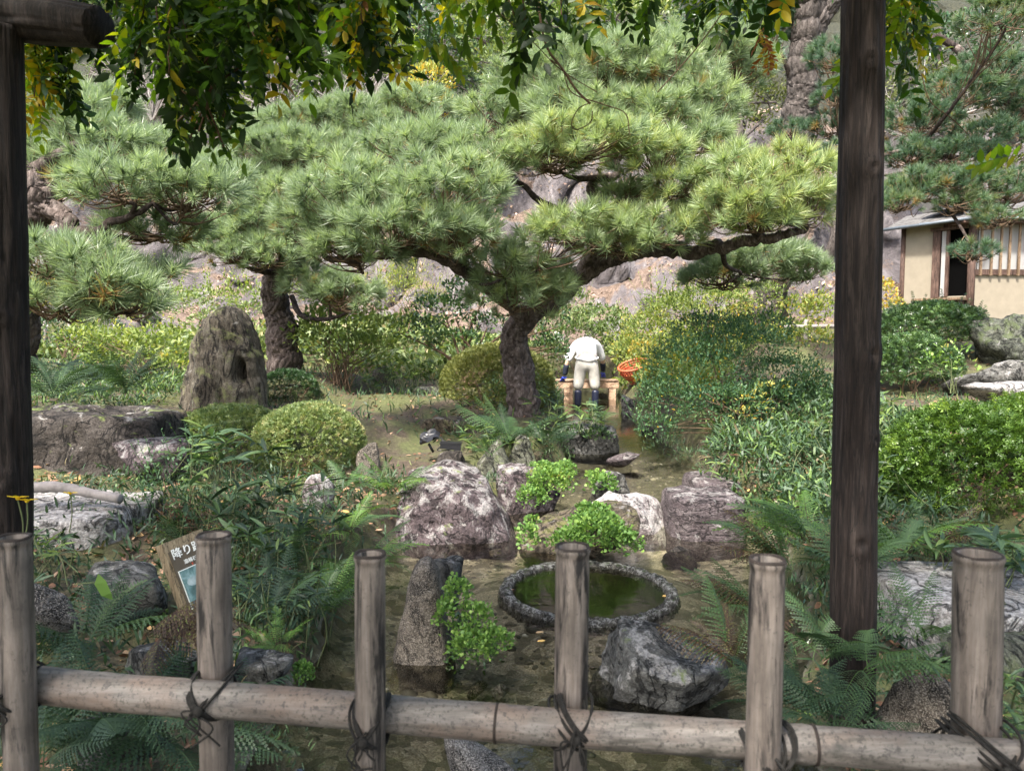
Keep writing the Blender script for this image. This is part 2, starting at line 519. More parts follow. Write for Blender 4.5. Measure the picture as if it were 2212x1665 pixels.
def ground_z(x, y, fine=True):
    x = np.atleast_1d(np.asarray(x, float)); y = np.atleast_1d(np.asarray(y, float))
    num = np.zeros(len(x)); den = np.zeros(len(x))
    for cx, cy, cz in CT:
        w = 1 / ((x - cx) ** 2 + (y - cy) ** 2 + .12) ** 2
        num += w * cz; den += w
    z = num / den
    if fine:
        z = z + (fbm(np.stack([x * 1.3, y * 1.3, x * 0], 1), 4, 5) - .5) * .16
    d = sdist(x, y) + (fbm(np.stack([x * 2.5, y * 2.5, x * 0 + 3], 1), 3, 9) - .5) * .22
    wz = water_z(y)
    bed = wz - .10 - .06 * np.clip(-d / .6, 0, 1) + (fbm(np.stack([x * 4, y * 4, x * 0], 1), 4, 21) - .5) * .09
    t = np.clip((d + .06) / .30, 0, 1); t = t * t * (3 - 2 * t)
    zz = bed * (1 - t) + np.maximum(z, wz + .03) * t
    r = np.hypot(x - RING[0], y - RING[1])
    k = np.clip((.95 - r) / .3, 0, 1)
    zz = zz * (1 - k) + (-.045) * k
    zz = np.where(r < .535, np.minimum(zz, -.50), zz)
    return zz
def gz(x, y):
    return float(ground_z([x], [y])[0])

# ground sheet
def spaced(segs):
    out = []
    for a, b, st in segs:
        out += list(np.arange(a, b - 1e-6, st))
    out.append(segs[-1][1])
    return np.array(out)
gx = spaced([(-80, -20, 6), (-20, -7, .7), (-7, -2.5, .11), (-2.5, 3, .055), (3, 6, .11), (6, 20, .7), (20, 80, 6)])
gy = spaced([(-60, -8, 6), (-8, 1.5, .5), (1.5, 8, .055), (8, 13, .11), (13, 20, .35), (20, 90, 6)])
X, Y = np.meshgrid(gx, gy)
Z = ground_z(X.ravel(), Y.ravel())
V = np.stack([X.ravel(), Y.ravel(), Z], 1)
nx, ny = len(gx), len(gy)
i = np.arange(ny - 1)[:, None] * nx; j = np.arange(nx - 1)[None, :]
Q = np.stack([i + j, i + j + 1, i + nx + j + 1, i + nx + j], -1).reshape(-1, 4)
dd = sdist(V[:, 0], V[:, 1])
wet = np.clip((water_z(V[:, 1]) + .02 - V[:, 2]) / .05, 0, 1)
m, nt, b = new_mat('earth_moss_and_stream_bed')
v = coord(nt)
n1 = noise(nt, v, 1.6, 6, .65, .3); n2 = noise(nt, v, 22, 6, .75); n3 = noise(nt, v, 90, 3, .8)
soil = ramp(nt, n2, [(.3, (.035, .026, .018)), (.55, (.09, .066, .045)), (.75, (.20, .15, .10))])
moss = ramp(nt, n2, [(.3, (.05, .055, .02)), (.6, (.12, .13, .045)), (.8, (.20, .20, .07))])
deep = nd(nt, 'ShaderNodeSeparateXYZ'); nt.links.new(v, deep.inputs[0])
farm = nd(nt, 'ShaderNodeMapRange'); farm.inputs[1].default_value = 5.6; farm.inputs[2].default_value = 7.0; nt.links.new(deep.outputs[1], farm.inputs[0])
land = mix(nt, ramp(nt, n1, [(.42, (0, 0, 0)), (.58, (1, 1, 1))]), soil, moss)
bed = ramp(nt, n3, [(.35, (.20, .17, .12)), (.5, (.44, .385, .285)), (.62, (.62, .565, .45)), (.72, (.85, .80, .70))])
vs_ = nd(nt, 'ShaderNodeTexVoronoi'); vs_.inputs['Scale'].default_value = 15; nt.links.new(mix(nt, .12, v, nd(nt, 'ShaderNodeTexNoise').outputs['Color'], 'ADD'), vs_.inputs['Vector'])
st_ = nt.nodes.new('ShaderNodeSeparateColor'); nt.links.new(vs_.outputs['Color'], st_.inputs[0])
bed = mix(nt, ramp(nt, st_.outputs[0], [(.55, (0, 0, 0)), (.62, (.75,) * 3)]), bed, mix(nt, st_.outputs[1], (.05, .045, .03), (.14, .125, .09)))
bed = mix(nt, ramp(nt, n2, [(.4, (0, 0, 0)), (.65, (.6,) * 3)]), bed, (.10, .088, .06))
bed = mix(nt, ramp(nt, noise(nt, v, 2.6, 4, .6), [(.5, (0, 0, 0)), (.66, (.6,) * 3)]), bed, (.07, .066, .04))
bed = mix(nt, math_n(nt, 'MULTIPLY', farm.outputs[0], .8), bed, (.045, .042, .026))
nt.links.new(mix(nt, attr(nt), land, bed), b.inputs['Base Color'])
b.inputs['Roughness'].default_value = .95
bump(nt, b, math_n(nt, 'ADD', n2, n3), .9, .02)
M['ground'] = m
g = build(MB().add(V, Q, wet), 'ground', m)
tag(g, kind='structure')

# water
yy = spaced([(1.3, 8, .1), (8, 15.2, .2)])
xx = np.linspace(-2.2, 3.2, 70)
X, Y = np.meshgrid(xx, yy)
Zw = water_z(Y.ravel())
nx, ny = len(xx), len(yy)
i = np.arange(ny - 1)[:, None] * nx; j = np.arange(nx - 1)[None, :]
Q = np.stack([i + j, i + j + 1, i + nx + j + 1, i + nx + j], -1).reshape(-1, 4)
m, nt, b = new_mat('clear_shallow_water')
nt.nodes.remove(b)
gl = nd(nt, 'ShaderNodeBsdfGlossy'); gl.inputs['Roughness'].default_value = .02
tr = nd(nt, 'ShaderNodeBsdfTransparent'); tr.inputs[0].default_value = (.92, .92, .84, 1)
fr = nd(nt, 'ShaderNodeFresnel'); fr.inputs[0].default_value = 1.7
v = coord(nt, (.7, 1.2, 1))
w1 = noise(nt, v, 7, 3, .5, .6); w2 = noise(nt, v, 26, 3, .6, .3)
bp = nd(nt, 'ShaderNodeBump'); bp.inputs['Strength'].default_value = .20; bp.inputs['Distance'].default_value = .02
nt.links.new(math_n(nt, 'ADD', w1, math_n(nt, 'MULTIPLY', w2, .25)), bp.inputs['Height'])
nt.links.new(bp.outputs[0], gl.inputs['Normal']); nt.links.new(bp.outputs[0], fr.inputs['Normal'])
mx = nd(nt, 'ShaderNodeMixShader')
nt.links.new(fr.outputs[0], mx.inputs[0]); nt.links.new(tr.outputs[0], mx.inputs[1]); nt.links.new(gl.outputs[0], mx.inputs[2])
nt.links.new(mx.outputs[0], nt.nodes['Material Output'].inputs[0])
w = build(MB().add(np.stack([X.ravel(), Y.ravel(), Zw], 1), Q), 'stream_water', m)
tag(w, kind='structure')

# hillside
hx = spaced([(-70, -24, 3), (-24, 26, .22), (26, 70, 3)])
hy = np.concatenate([np.linspace(17.5, 24, 60), np.linspace(24.3, 60, 60)])
X, Y = np.meshgrid(hx, hy)
x, y = X.ravel(), Y.ravel()
prof = np.interp(y + (fbm(np.stack([x * .25, y * 0, x * 0], 1), 3, 77) - .5) * 3.0, [17.5, 18.6, 19.6, 21.2, 22.8, 23.6, 40, 60], [1.0, 1.9, 3.0, 5.6, 7.6, 8.2, 21.2, 24])
q = np.stack([x * .55, y * .5, prof * .45], 1)
prof2 = prof + (fbm(q, 5, 31, True) - .5) * 1.5
d1, d2, idn = worley(np.stack([x * .8 + .3 * y, y * .3, prof * .55], 1), 4)
yo = y - (idn - .5) * .8 - np.clip(d2 - d1, 0, .3) * 1.2 + (fbm(q * 3, 4, 8) - .5) * .9
V = np.stack([x + (fbm(q * 2, 3, 12) - .5) * .4, yo, prof2], 1)
nx, ny = len(hx), len(hy)
i = np.arange(ny - 1)[:, None] * nx; j = np.arange(nx - 1)[None, :]
Q = np.stack([i + j, i + j + 1, i + nx + j + 1, i + nx + j], -1).reshape(-1, 4)
m, nt, b = new_mat('cliff_rock_and_leaf_litter')
v = coord(nt, (1, 1, .35))
n1 = noise(nt, v, 1.5, 7, .7, .6); n2 = noise(nt, coord(nt), 9, 6, .75)
rk = ramp(nt, n1, [(.32, (.055, .047, .048)), (.5, (.135, .118, .12)), (.62, (.21, .19, .19)), (.74, (.40, .38, .37))])
lt = ramp(nt, n2, [(.3, (.06, .042, .03)), (.5, (.17, .12, .09)), (.7, (.33, .245, .19))])
geo = nt.nodes.new('ShaderNodeNewGeometry'); sep = nt.nodes.new('ShaderNodeSeparateXYZ')
nt.links.new(geo.outputs['Normal'], sep.inputs[0])
f = math_n(nt, 'ADD', math_n(nt, 'MULTIPLY', sep.outputs[2], .55), noise(nt, coord(nt), .9, 5, .7))
col = mix(nt, ramp(nt, f, [(.82, (0, 0, 0)), (.92, (1, 1, 1))]), rk, lt)
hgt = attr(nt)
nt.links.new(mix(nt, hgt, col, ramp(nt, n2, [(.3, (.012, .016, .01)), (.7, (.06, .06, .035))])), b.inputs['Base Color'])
b.inputs['Roughness'].default_value = .95
bump(nt, b, math_n(nt, 'ADD', n1, n2), 1, .12)
M['hill'] = m
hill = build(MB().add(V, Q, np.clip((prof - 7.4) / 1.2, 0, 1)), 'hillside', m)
tag(hill, kind='structure')
HV = V.reshape(ny, nx, 3)
rng = np.random.default_rng(5)
# pale leaves lodged on the cliff
k = 14000
fi = rng.integers(2, 56, k); fj = rng.integers(30, nx - 30, k)
pos = HV[fi, fj] * (1 - rng.random((k, 1)) * .0)
tt = rng.random((k, 1)); pos = pos * (1 - tt) + HV[fi + 1, fj + rng.integers(0, 2, k)] * tt
keep = fbm(pos * .7, 3, 3) > .50
pos = pos[keep] + np.array([0, -.05, .04])
LEAF4 = (np.array([[0, 0, 0], [.5, -.28, .06], [1, 0, -.05], [.5, .28, .06]]), np.array([[0, 1, 2], [0, 2, 3]]))
d = norm(rng.normal(size=(len(pos), 3)) + np.array([0, -.3, -.1]))
mb = MB(); inst(mb, LEAF4[0], LEAF4[1], pos, frames(d, rng.random(len(pos)) * 6.28), rng.uniform(.08, .17, len(pos)), rng.random(len(pos)))
tag(build(mb, 'fallen_leaves', M['pinklitter'], shade=False), 'pale pinkish dry leaves lodged all over the rocky cliff', 'fallen leaves', kind='stuff')

# ------------------------------------------------------------------ stones
def rock_verts(size, seed, sub=4, planes=(), p=14, k=11, rough=.10, hmin=.62):
    d, T = ico(sub)
    r_ = np.random.default_rng(seed)
    N = norm(r_.normal(size=(k, 3))); H = r_.uniform(hmin, 1.0, k)
    if len(planes):
        pl = np.array(planes, float)
        N = np.vstack([N, norm(pl[:, :3])]); H = np.concatenate([H, pl[:, 3]])
    s = (np.maximum(d @ N.T, 0) / H) ** p
    s = s.sum(1) + .35 ** p
    V = d * (s ** (-1 / p))[:, None]
    V = V / np.array([np.ptp(V[:, 0]), np.ptp(V[:, 1]), np.ptp(V[:, 2])]) * np.array(size)
    V = V - (V.max(0) + V.min(0)) / 2
    m_ = np.mean(size)
    n = (fbm(V / m_ * 2.6 + seed, 5, seed, True) - .5) * rough * 1.4 + (fbm(V / m_ * 9 + seed, 4, seed) - .5) * rough * .6
    V = V + norm(V / np.array(size)) * (n * m_)[:, None]
    return V, T
BLK = [(0, 0, 1, .5), (1, 0, .06, .62), (-1, 0, .06, .62), (0, -1, .08, .62), (0, 1, 0, .62), (.7, -.7, 0, .76), (-.7, -.7, .05, .72), (0, 0, -1, .6)]
def rock(x0, x1, yt, yb, D, mat, label, cat='rock', name='rock', dr=.8, seed=1, bury=None, group=None, rotz=0, dents=(), tz=.45, **kw):
    """stone filling the photo box x0..x1, yt..yb with its foot at depth D"""
    w_ = S(x1 - x0, D)
    dep = w_ * dr
    zb = P(0, yb, D)[2]
    if kw.get('planes') and len(kw['planes']) >= len(BLK) and tz == .45: tz = .8
    zt = P(0, yt, D + dep * tz)[2]
    h = (zt - zb)
    if bury is None: bury = .5 * h + .06
    H = h + bury
    c = P((x0 + x1) / 2, (yt + yb) / 2, D + dep * .45)
    V, T = rock_verts((w_, dep, H), seed, **kw)
    if rotz:
        cr, sr = math.cos(rotz), math.sin(rotz)
        V = V @ np.array([[cr, -sr, 0], [sr, cr, 0], [0, 0, 1]]).T
        V[:, 0] *= w_ / np.ptp(V[:, 0])
    org = (c[0], D + dep * .45, zb)
    V = V + np.array([c[0], D + dep * .45, zt - H / 2])
    for (dx, dy, rx, ry, dep_) in dents:
        q = P(dx, dy, D + dep * .1)
        g_ = np.exp(-(((V[:, 0] - q[0]) / S(rx, D)) ** 2 + ((V[:, 2] - q[2]) / S(ry, D)) ** 2) ** 1.5) * (V[:, 1] < D + dep * .5)
        V[:, 1] += g_ * dep_
    o = build(MB().add(V, T), name, mat, origin=org)
    return tag(o, label, cat, group)
R_ = {}
R_['lich'] = rock_mat('lichened_purple_rock', (.13, .10, .105), (.23, .195, .20), (.045, .035, .037), .50, .15, 1.5)
R_['white'] = rock_mat('white_crusted_rock', (.24, .20, .20), (.40, .36, .35), (.10, .08, .08), .9, 0, 1.2, lcol=(.48, .46, .44))
R_['purple'] = rock_mat('purple_grey_rock', (.14, .115, .12), (.24, .205, .205), (.08, .06, .065), .35, 0, 1.5, streak=(1, 1, 2.5))
R_['granite'] = rock_mat('speckled_granite', (.15, .14, .13), (.22, .205, .19), (.09, .085, .08), 0, 0, 1.0, .4)
R_['brown'] = rock_mat('brown_rough_granite', (.15, .125, .10), (.21, .185, .155), (.07, .058, .05), .12, .05, 1.3, .4)
R_['grey'] = rock_mat('grey_slab_rock', (.13, .13, .12), (.22, .215, .20), (.06, .058, .054), .36, .12, 1.2)
R_['pale'] = rock_mat('pale_slab_rock', (.50, .48, .46), (.62, .60, .58), (.34, .32, .30), .2, .05, 1.2)
R_['moss'] = rock_mat('mossy_rock', (.15, .12, .085), (.26, .22, .15), (.05, .045, .03), .1, .45, 1.6, mcol=(.075, .08, .022))
R_['stand'] = rock_mat('olive_standing_stone', (.135, .115, .085), (.22, .20, .155), (.05, .042, .033), .12, .50, .9, streak=(1.4, 1.4, .45), mcol=(.12, .13, .05), lcol=(.42, .40, .36))
R_['greenr'] = rock_mat('green_grey_boulder', (.17, .175, .13), (.28, .28, .21), (.08, .08, .06), .3, .5, 1.4, mcol=(.11, .13, .06))
R_['darkr'] = rock_mat('dark_brown_rock', (.07, .06, .052), (.12, .105, .095), (.025, .022, .02), .12, .25, 1.2)  # dark brown base tone with a little lichen and moss
R_['rug'] = rock_mat('rugged_green_rock', (.11, .12, .095), (.20, .21, .17), (.03, .035, .028), .15, .5, 1.6, mcol=(.06, .075, .035))

rock(798, 1122, 1016, 1172, 5.55, R_['lich'], 'big purple-grey boulder crusted with white lichen at the edge of the pool', 'boulder', 'boulder', .75, 3, sub=5, bury=.12, planes=[(-.60, -.1, .90, .60), (.30, -.1, 1, .60), (.9, 0, .55, .80), (.1, -1, .45, .72), (0, 0, -1, .45)], k=3, hmin=.92, p=9, rough=.15)
rock(1122, 1375, 1085, 1202, 5.15, R_['moss'], 'mossy brown-green rock covered with bright maidenhair fern in front of the white rock', 'rock', dr=.8, seed=5, planes=[(-.6, -.3, .8, .7)], rough=.12)
rock(1236, 1452, 1064, 1152, 5.75, R_['white'], 'long white-crusted rock lying in the water behind the mossy rock', 'rock', dr=.55, seed=8, sub=5, planes=[(.3, 0, 1, .6), (.9, -.3, .4, .8), (-.7, 0, .7, .7)], k=3, hmin=.9, p=8, rough=.08)
rock(1432, 1604, 1054, 1158, 5.6, R_['purple'], 'flat-topped purple-grey stepping stone with vertical sides right of the white rock', 'stepping stone', 'stepping_stone', .9, 11, planes=BLK, p=20, k=3, hmin=.9, rough=.06, sub=5)
rock(1478, 1705, 1021, 1100, 6.2, R_['purple'], 'wide flat purple-grey stone slab behind the stepping stone under pine needles', 'stone slab', 'stone_slab', .75, 14, planes=BLK, k=3, hmin=.88, p=16, rough=.06, sub=5)
rock(838, 985, 1210, 1455, 3.45, R_['brown'], 'tall rounded brown granite stone standing in the pool beside trailing ferns', 'stone', 'standing_stone', .95, 17, sub=5, planes=[(-.85, 0, .40, .72), (.9, 0, .30, .76), (0, -1, .3, .8), (0, 1, .2, .8), (0, 0, 1, 1), (0, 0, -1, 1)], p=4.5, k=0, rough=.05)
rock(925, 1000, 1210, 1275, 3.95, R_['grey'], 'small pale grey stone just behind the tall rounded brown stone', 'stone', 'stone', .9, 18, planes=[(0, 0, 1, .5)])
rock(1262, 1576, 1362, 1548, 3.0, R_['grey'], 'angular grey rock with sharp edges and white spots in front of the stone ring', 'rock', 'rock', .9, 24, sub=5, planes=[(.10, -.62, 1, .46), (-1, -.15, .15, .8), (-.45, -1, -.15, .68), (.55, -1, -.25, .64), (1, -.1, .25, .82), (.5, .2, 1, .66), (0, 1, .2, .8)], p=24, k=3, hmin=.95, rough=.09)
rock(943, 1190, 1600, 1760, 2.35, R_['granite'], 'speckled round granite stone in the water below the bamboo rail', 'stone', 'stone', .9, 29, p=6, rough=.03)
rock(1880, 2420, 1228, 1400, 3.15, R_['pale'], 'large pale flat slab with dry leaves on it behind the rightmost bamboo post', 'stone slab', 'stone_slab', .75, 31, sub=5, bury=.1, planes=BLK + [(-.7, -.5, .2, .7)], p=20, k=3, hmin=.9, rough=.04)
rock(2040, 2330, 1365, 1470, 2.95, R_['greenr'], 'grey-green stone wedged under the front edge of the pale slab', 'stone', 'stone', .6, 33, p=8, rough=.06)
rock(1922, 2120, 1462, 1640, 2.25, R_['brown'], 'round tan granite boulder at the lower right behind the bamboo rail', 'boulder', 'boulder', .9, 37, p=5, rough=.03)
rock(1008, 1106, 953, 1040, 6.75, R_['greenr'], 'pale green-grey upright boulder left of the stream beyond the lichened boulder', 'boulder', 'boulder', .8, 41, p=8, planes=[(-.7, -.2, .5, .7)])
rock(1094, 1162, 944, 1015, 7.05, R_['greenr'], 'greenish rounded rock beside the pale upright boulder under the ferns', 'rock', dr=.9, seed=43, p=8)
rock(935, 1010, 972, 1030, 6.7, R_['darkr'], 'low dark brown rock at the left foot of the pale upright boulder', 'rock', dr=.9, seed=47, p=8)
rock(776, 826, 958, 1070, 6.2, R_['brown'], 'narrow pinkish brown rock right of the clipped bush', 'rock', dr=1.1, seed=48, p=9)
rock(880, 945, 1005, 1062, 6.2, R_['purple'], 'small mauve stone between the fern and the lichened boulder', 'stone', 'stone', .9, 49, p=9)
rock(1072, 1205, 1012, 1118, 6.15, R_['lich'], 'dark purple rock with maidenhair on top at the head of the pool', 'rock', dr=.8, seed=53, planes=[(0, 0, 1, .55)], rough=.12)
rock(1268, 1358, 1015, 1082, 6.45, R_['grey'], 'grey rock with maidenhair on its left side standing in the stream', 'rock', dr=.8, seed=57, p=9)
rock(1308, 1378, 978, 1005, 7.5, R_['purple'], 'small flat bluish stone alone in the middle of the stream', 'stone', 'stone', .8, 59, bury=.06)
rock(1215, 1330, 922, 965, 8.1, R_['grey'], 'dark little island rock in the stream crowned with leafy plants', 'rock', dr=.9, seed=61, planes=BLK, k=5, hmin=.8, p=12, rough=.2)
rock(650, 722, 1022, 1088, 5.2, R_['white'], 'smooth white round stone between the clipped bush and the ferns', 'stone', 'stone', .8, 63, p=3, k=2, hmin=.97, rough=.02)
rock(1338, 1425, 852, 935, 10.6, R_['grey'], 'grey lichened rock on the right bank near the wooden bench', 'rock', dr=.9, seed=67)
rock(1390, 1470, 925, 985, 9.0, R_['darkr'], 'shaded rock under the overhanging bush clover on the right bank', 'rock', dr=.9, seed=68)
rock(1268, 1322, 850, 872, 13.6, R_['white'], 'small white stone in the water under the wooden bench', 'stone', 'stone', .9, 69)
rock(893, 958, 838, 872, 9.9, R_['greenr'], 'flat greenish stone lying left of the domed clipped bush', 'stone', 'stone', .8, 71, planes=[(0, 0, 1, .4)])
rock(1000, 1015, 828, 842, 11.2, R_['grey'], 'tiny grey stone half hidden behind the domed bush', 'stone', 'stone', .9, 72)
rock(800, 840, 790, 830, 10.6, R_['brown'], 'small tan stone at the right foot of the yellow-green bush', 'stone', 'stone', .9, 73)
rock(905, 1010, 903, 938, 8.0, R_['moss'], 'flat mossy stone lying in the bare earth behind the black spotlight', 'stone', 'stone', .5, 74, planes=[(0, 0, 1, .4)])
rock(384, 580, 668, 893, 7.8, R_['stand'], 'tall olive-brown standing stone with a deep hollow on its right side', 'standing stone', 'standing_stone', .6, 79, sub=6, bury=.2, planes=[(-.90, 0, .44, .64), (-.6, -.1, 1, .86), (.92, 0, .30, .72), (.75, 0, .9, .96), (.15, 0, 1, .98), (0, 0, -1, 1), (0, -1, .35, .8), (0, 1, .1, .8), (-.6, -.8, .3, .78), (.6, -.8, .25, .82)], p=11, rough=.085, k=4, hmin=.92, dents=[(515, 805, 11, 26, .26), (478, 860, 6, 60, .04)])
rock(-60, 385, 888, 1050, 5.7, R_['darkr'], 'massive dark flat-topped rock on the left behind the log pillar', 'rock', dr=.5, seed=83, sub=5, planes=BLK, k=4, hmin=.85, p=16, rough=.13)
rock(230, 425, 958, 1010, 5.35, R_['lich'], 'low purple rock ledge at the right end of the massive dark rock', 'rock', dr=.7, seed=84, planes=[(0, 0, 1, .45)], rough=.12)
rock(310, 420, 888, 935, 6.5, R_['moss'], 'mossy yellow-green stone just left of the foot of the standing stone', 'stone', 'stone', .8, 85, planes=[(0, 0, 1, .5)])
rock(-90, 330, 1068, 1185, 4.15, R_['pale'], 'broad pale layered slab on the left bank strewn with dry leaves', 'stone slab', 'stone_slab', .75, 87, sub=5, planes=BLK, k=3, hmin=.85, p=14, rough=.06)
rock(165, 372, 1232, 1330, 3.35, R_['grey'], 'dark grey flat stone left of the tilted sign', 'stone slab', 'stone_slab', .8, 89, planes=[(0, 0, 1, .35)], p=12)
rock(30, 158, 1246, 1345, 2.95, R_['granite'], 'blue-grey speckled granite boulder right of the leftmost bamboo post', 'boulder', 'boulder', .8, 91, p=5, rough=.03)
rock(262, 445, 1405, 1475, 2.75, R_['grey'], 'flat grey stone under the lower corner of the sign', 'stone slab', 'stone_slab', .7, 93, planes=[(0, 0, 1, .35)], p=12, rough=.06)
rock(495, 642, 1414, 1500, 2.85, R_['grey'], 'smooth grey flat stone with bright moss on its right end beside the pool', 'stone slab', 'stone_slab', .8, 94, planes=[(0, 0, 1, .35)], p=10, rough=.05)
rock(150, 360, 1560, 1680, 2.1, R_['grey'], 'grey stone among dark ferns at the bottom left below the rail', 'stone', 'stone', .8, 95, planes=[(0, 0, 1, .5)], p=12, rough=.06)
rock(2120, 2300, 702, 800, 8.9, R_['rug'], 'rugged dark green rock in front of the tea house wall', 'rock', dr=.8, seed=97, sub=5, rough=.28)
rock(2035, 2330, 788, 842, 8.0, R_['grey'], 'low grey flat rock at the foot of the rugged dark green rock', 'rock', dr=.5, seed=98, planes=[(0, 0, 1, .45)], rough=.12)
rock(2050, 2260, 828, 870, 7.0, R_['pale'], 'flat worn stone behind the big azalea at the right edge', 'stone', 'stone', .5, 99, planes=[(0, 0, 1, .4)], rough=.06)
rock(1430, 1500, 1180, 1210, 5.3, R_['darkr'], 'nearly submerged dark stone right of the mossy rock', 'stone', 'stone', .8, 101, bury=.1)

# stone basin ring sunk in the pool
a = np.linspace(0, 2 * np.pi, 220, endpoint=False)
prof = np.array([(.585, -.14), (.575, -.05), (.56, .012), (.545, .030), (.52, .036), (.495, .028), (.482, .010), (.476, -.03), (.47, -.12), (.46, -.30), (.44, -.43), (.2, -.44), (.0, -.44)])
V = np.stack([np.outer(np.cos(a), prof[:, 0]), np.outer(np.sin(a), prof[:, 0]), np.broadcast_to(prof[:, 1], (220, len(prof)))], -1)
Vf = V.reshape(-1, 3)
am = (np.tile(prof[:, 0], 220) > .47)
nn = fbm(Vf * 22, 4, 3, True) - .5; n2_ = fbm(Vf * 60, 3, 6) - .5
Vf = Vf * (1 + (nn * .06 + n2_ * .02) * am)[:, None]
Vf[:, 2] += (nn * .04 + n2_ * .02) * am * (1.0 - .4 * np.sin(np.arctan2(Vf[:, 1], Vf[:, 0])))
n_ = len(prof)
ringm = rock_mat('rough_dark_ring_stone', (.13, .125, .11), (.34, .33, .30), (.03, .03, .027), .42, .3, 5, mcol=(.04, .06, .02), lcol=(.50, .50, .47))
m, nt, b = new_mat('algae_green_basin_wall')
nt.links.new(ramp(nt, noise(nt, coord(nt), 7, 5, .7), [(.35, (.018, .028, .010)), (.6, (.05, .065, .02)), (.75, (.10, .11, .045))]), b.inputs['Base Color'])
basin = thing('stone_basin', 'round rough stone ring set level with the pool surface, deep green water inside', 'stone basin', tuple(RING))
for nm, j0, j1, mt in (('rim', 0, 7, ringm), ('inner_wall', 7, n_ - 1, m)):
    ii = np.arange(220)[:, None]; jj = np.arange(j0, j1)[None, :]
    Q = np.stack([ii * n_ + jj, ((ii + 1) % 220) * n_ + jj, ((ii + 1) % 220) * n_ + jj + 1, ii * n_ + jj + 1], -1).reshape(-1, 4)
    build(MB().add(Vf + RING + [0, 0, -.014], Q), nm, mt, basin)

# pebbles on the bed
rng = np.random.default_rng(11)
k = 5200
px = rng.uniform(-1.1, 2.1, k); py = rng.uniform(2.0, 9.5, k)
d = sdist(px, py); ok = (d < -.02) & (fbm(np.stack([px * 2, py * 2, px * 0], 1), 3, 44) > .45) & (np.hypot(px - RING[0], py - RING[1]) > .6)
px, py = px[ok], py[ok]
pz = ground_z(px, py)
tV, tT = ico(1); tV = tV * (1 + (fbm(tV * 1.4, 2, 3) - .5)[:, None] * .8) * np.array([1, .72, .42])
mb = MB()
sz = rng.uniform(.008, .028, len(px)) * (1 + 1.4 * (rng.random(len(px)) > .9))
th = rng.random(len(px)) * 6.28
R = frames(np.stack([np.cos(th), np.sin(th), th * 0], 1))
inst(mb, tV, tT, np.stack([px, py, pz - sz * .12], 1), R, sz, rng.random(len(px)))
m, nt, b = new_mat('river_pebbles')
nt.links.new(ramp(nt, attr(nt), [(0, (.03, .028, .022)), (.5, (.08, .072, .052)), (.8, (.16, .14, .10)), (.96, (.24, .22, .17)), (1, (.5, .48, .42))]), b.inputs['Base Color'])
b.inputs['Roughness'].default_value = .7
tag(build(mb, 'pebbles', m), 'small brown and grey pebbles scattered over the stream bed', 'pebbles', kind='stuff')
# ------------------------------------------------------------------ pines
def tuft_template(seed, n=110, L=.135, w=.0042, mean=.3, brown=.05):
    r_ = np.random.default_rng(seed)
    t = r_.random(n) ** .6
    base = np.stack([t * .075 - .03, np.zeros(n), np.zeros(n)], 1)
    ang = np.radians(np.interp(t, [0, 1], [78, 30]) + r_.normal(0, 11, n))
    ph = r_.random(n) * 2 * np.pi
    dr = np.stack([np.cos(ang), np.sin(ang) * np.cos(ph), np.sin(ang) * np.sin(ph)], 1)
    tip = base + dr * (L * r_.uniform(.78, 1.1, n))[:, None]
    sd_ = norm(np.cross(dr, r_.normal(size=(n, 3)))) * w / 2
    V = np.stack([base - sd_, base + sd_, tip], 1).reshape(-1, 3)
    T = np.arange(3 * n).reshape(-1, 3)
    ti = mean + r_.normal(0, .10, n)
    ti = np.where((r_.random(n) < brown) & (t < .4), .97, np.clip(ti, 0, 1.0 if mean > .9 else .8))
    # central shoot
    sV = np.array([[-.06, .003, 0], [-.06, -.0015, .0026], [-.06, -.0015, -.0026], [.07, 0, 0]])
    sT = np.array([[0, 1, 3], [1, 2, 3], [2, 0, 3]]) + 3 * n
    return np.vstack([V, sV]), np.vstack([T, sT]), np.concatenate([np.repeat(ti, 3), np.full(4, .96)])
MEANS = (.05, .2, .35, .5, .68, .97)
TUFT = {}
for q_, (n_, w_) in enumerate(((72, .0080), (60, .007))):
    for k_, me_ in enumerate(MEANS):
        for s_ in range(2):
            TUFT[(q_, k_, s_)] = tuft_template(100 * q_ + 10 * k_ + s_, n_, .132, w_, me_)
TMESH = {}
def tuft_mesh(key, mat):
    kk = (key, mat.name)
    if kk not in TMESH:
        V_, T_, A_ = TUFT[key]
        TMESH[kk] = MB().add(V_, T_, A_).mesh('needle_tuft', mat, shade=False)
    return TMESH[kk]
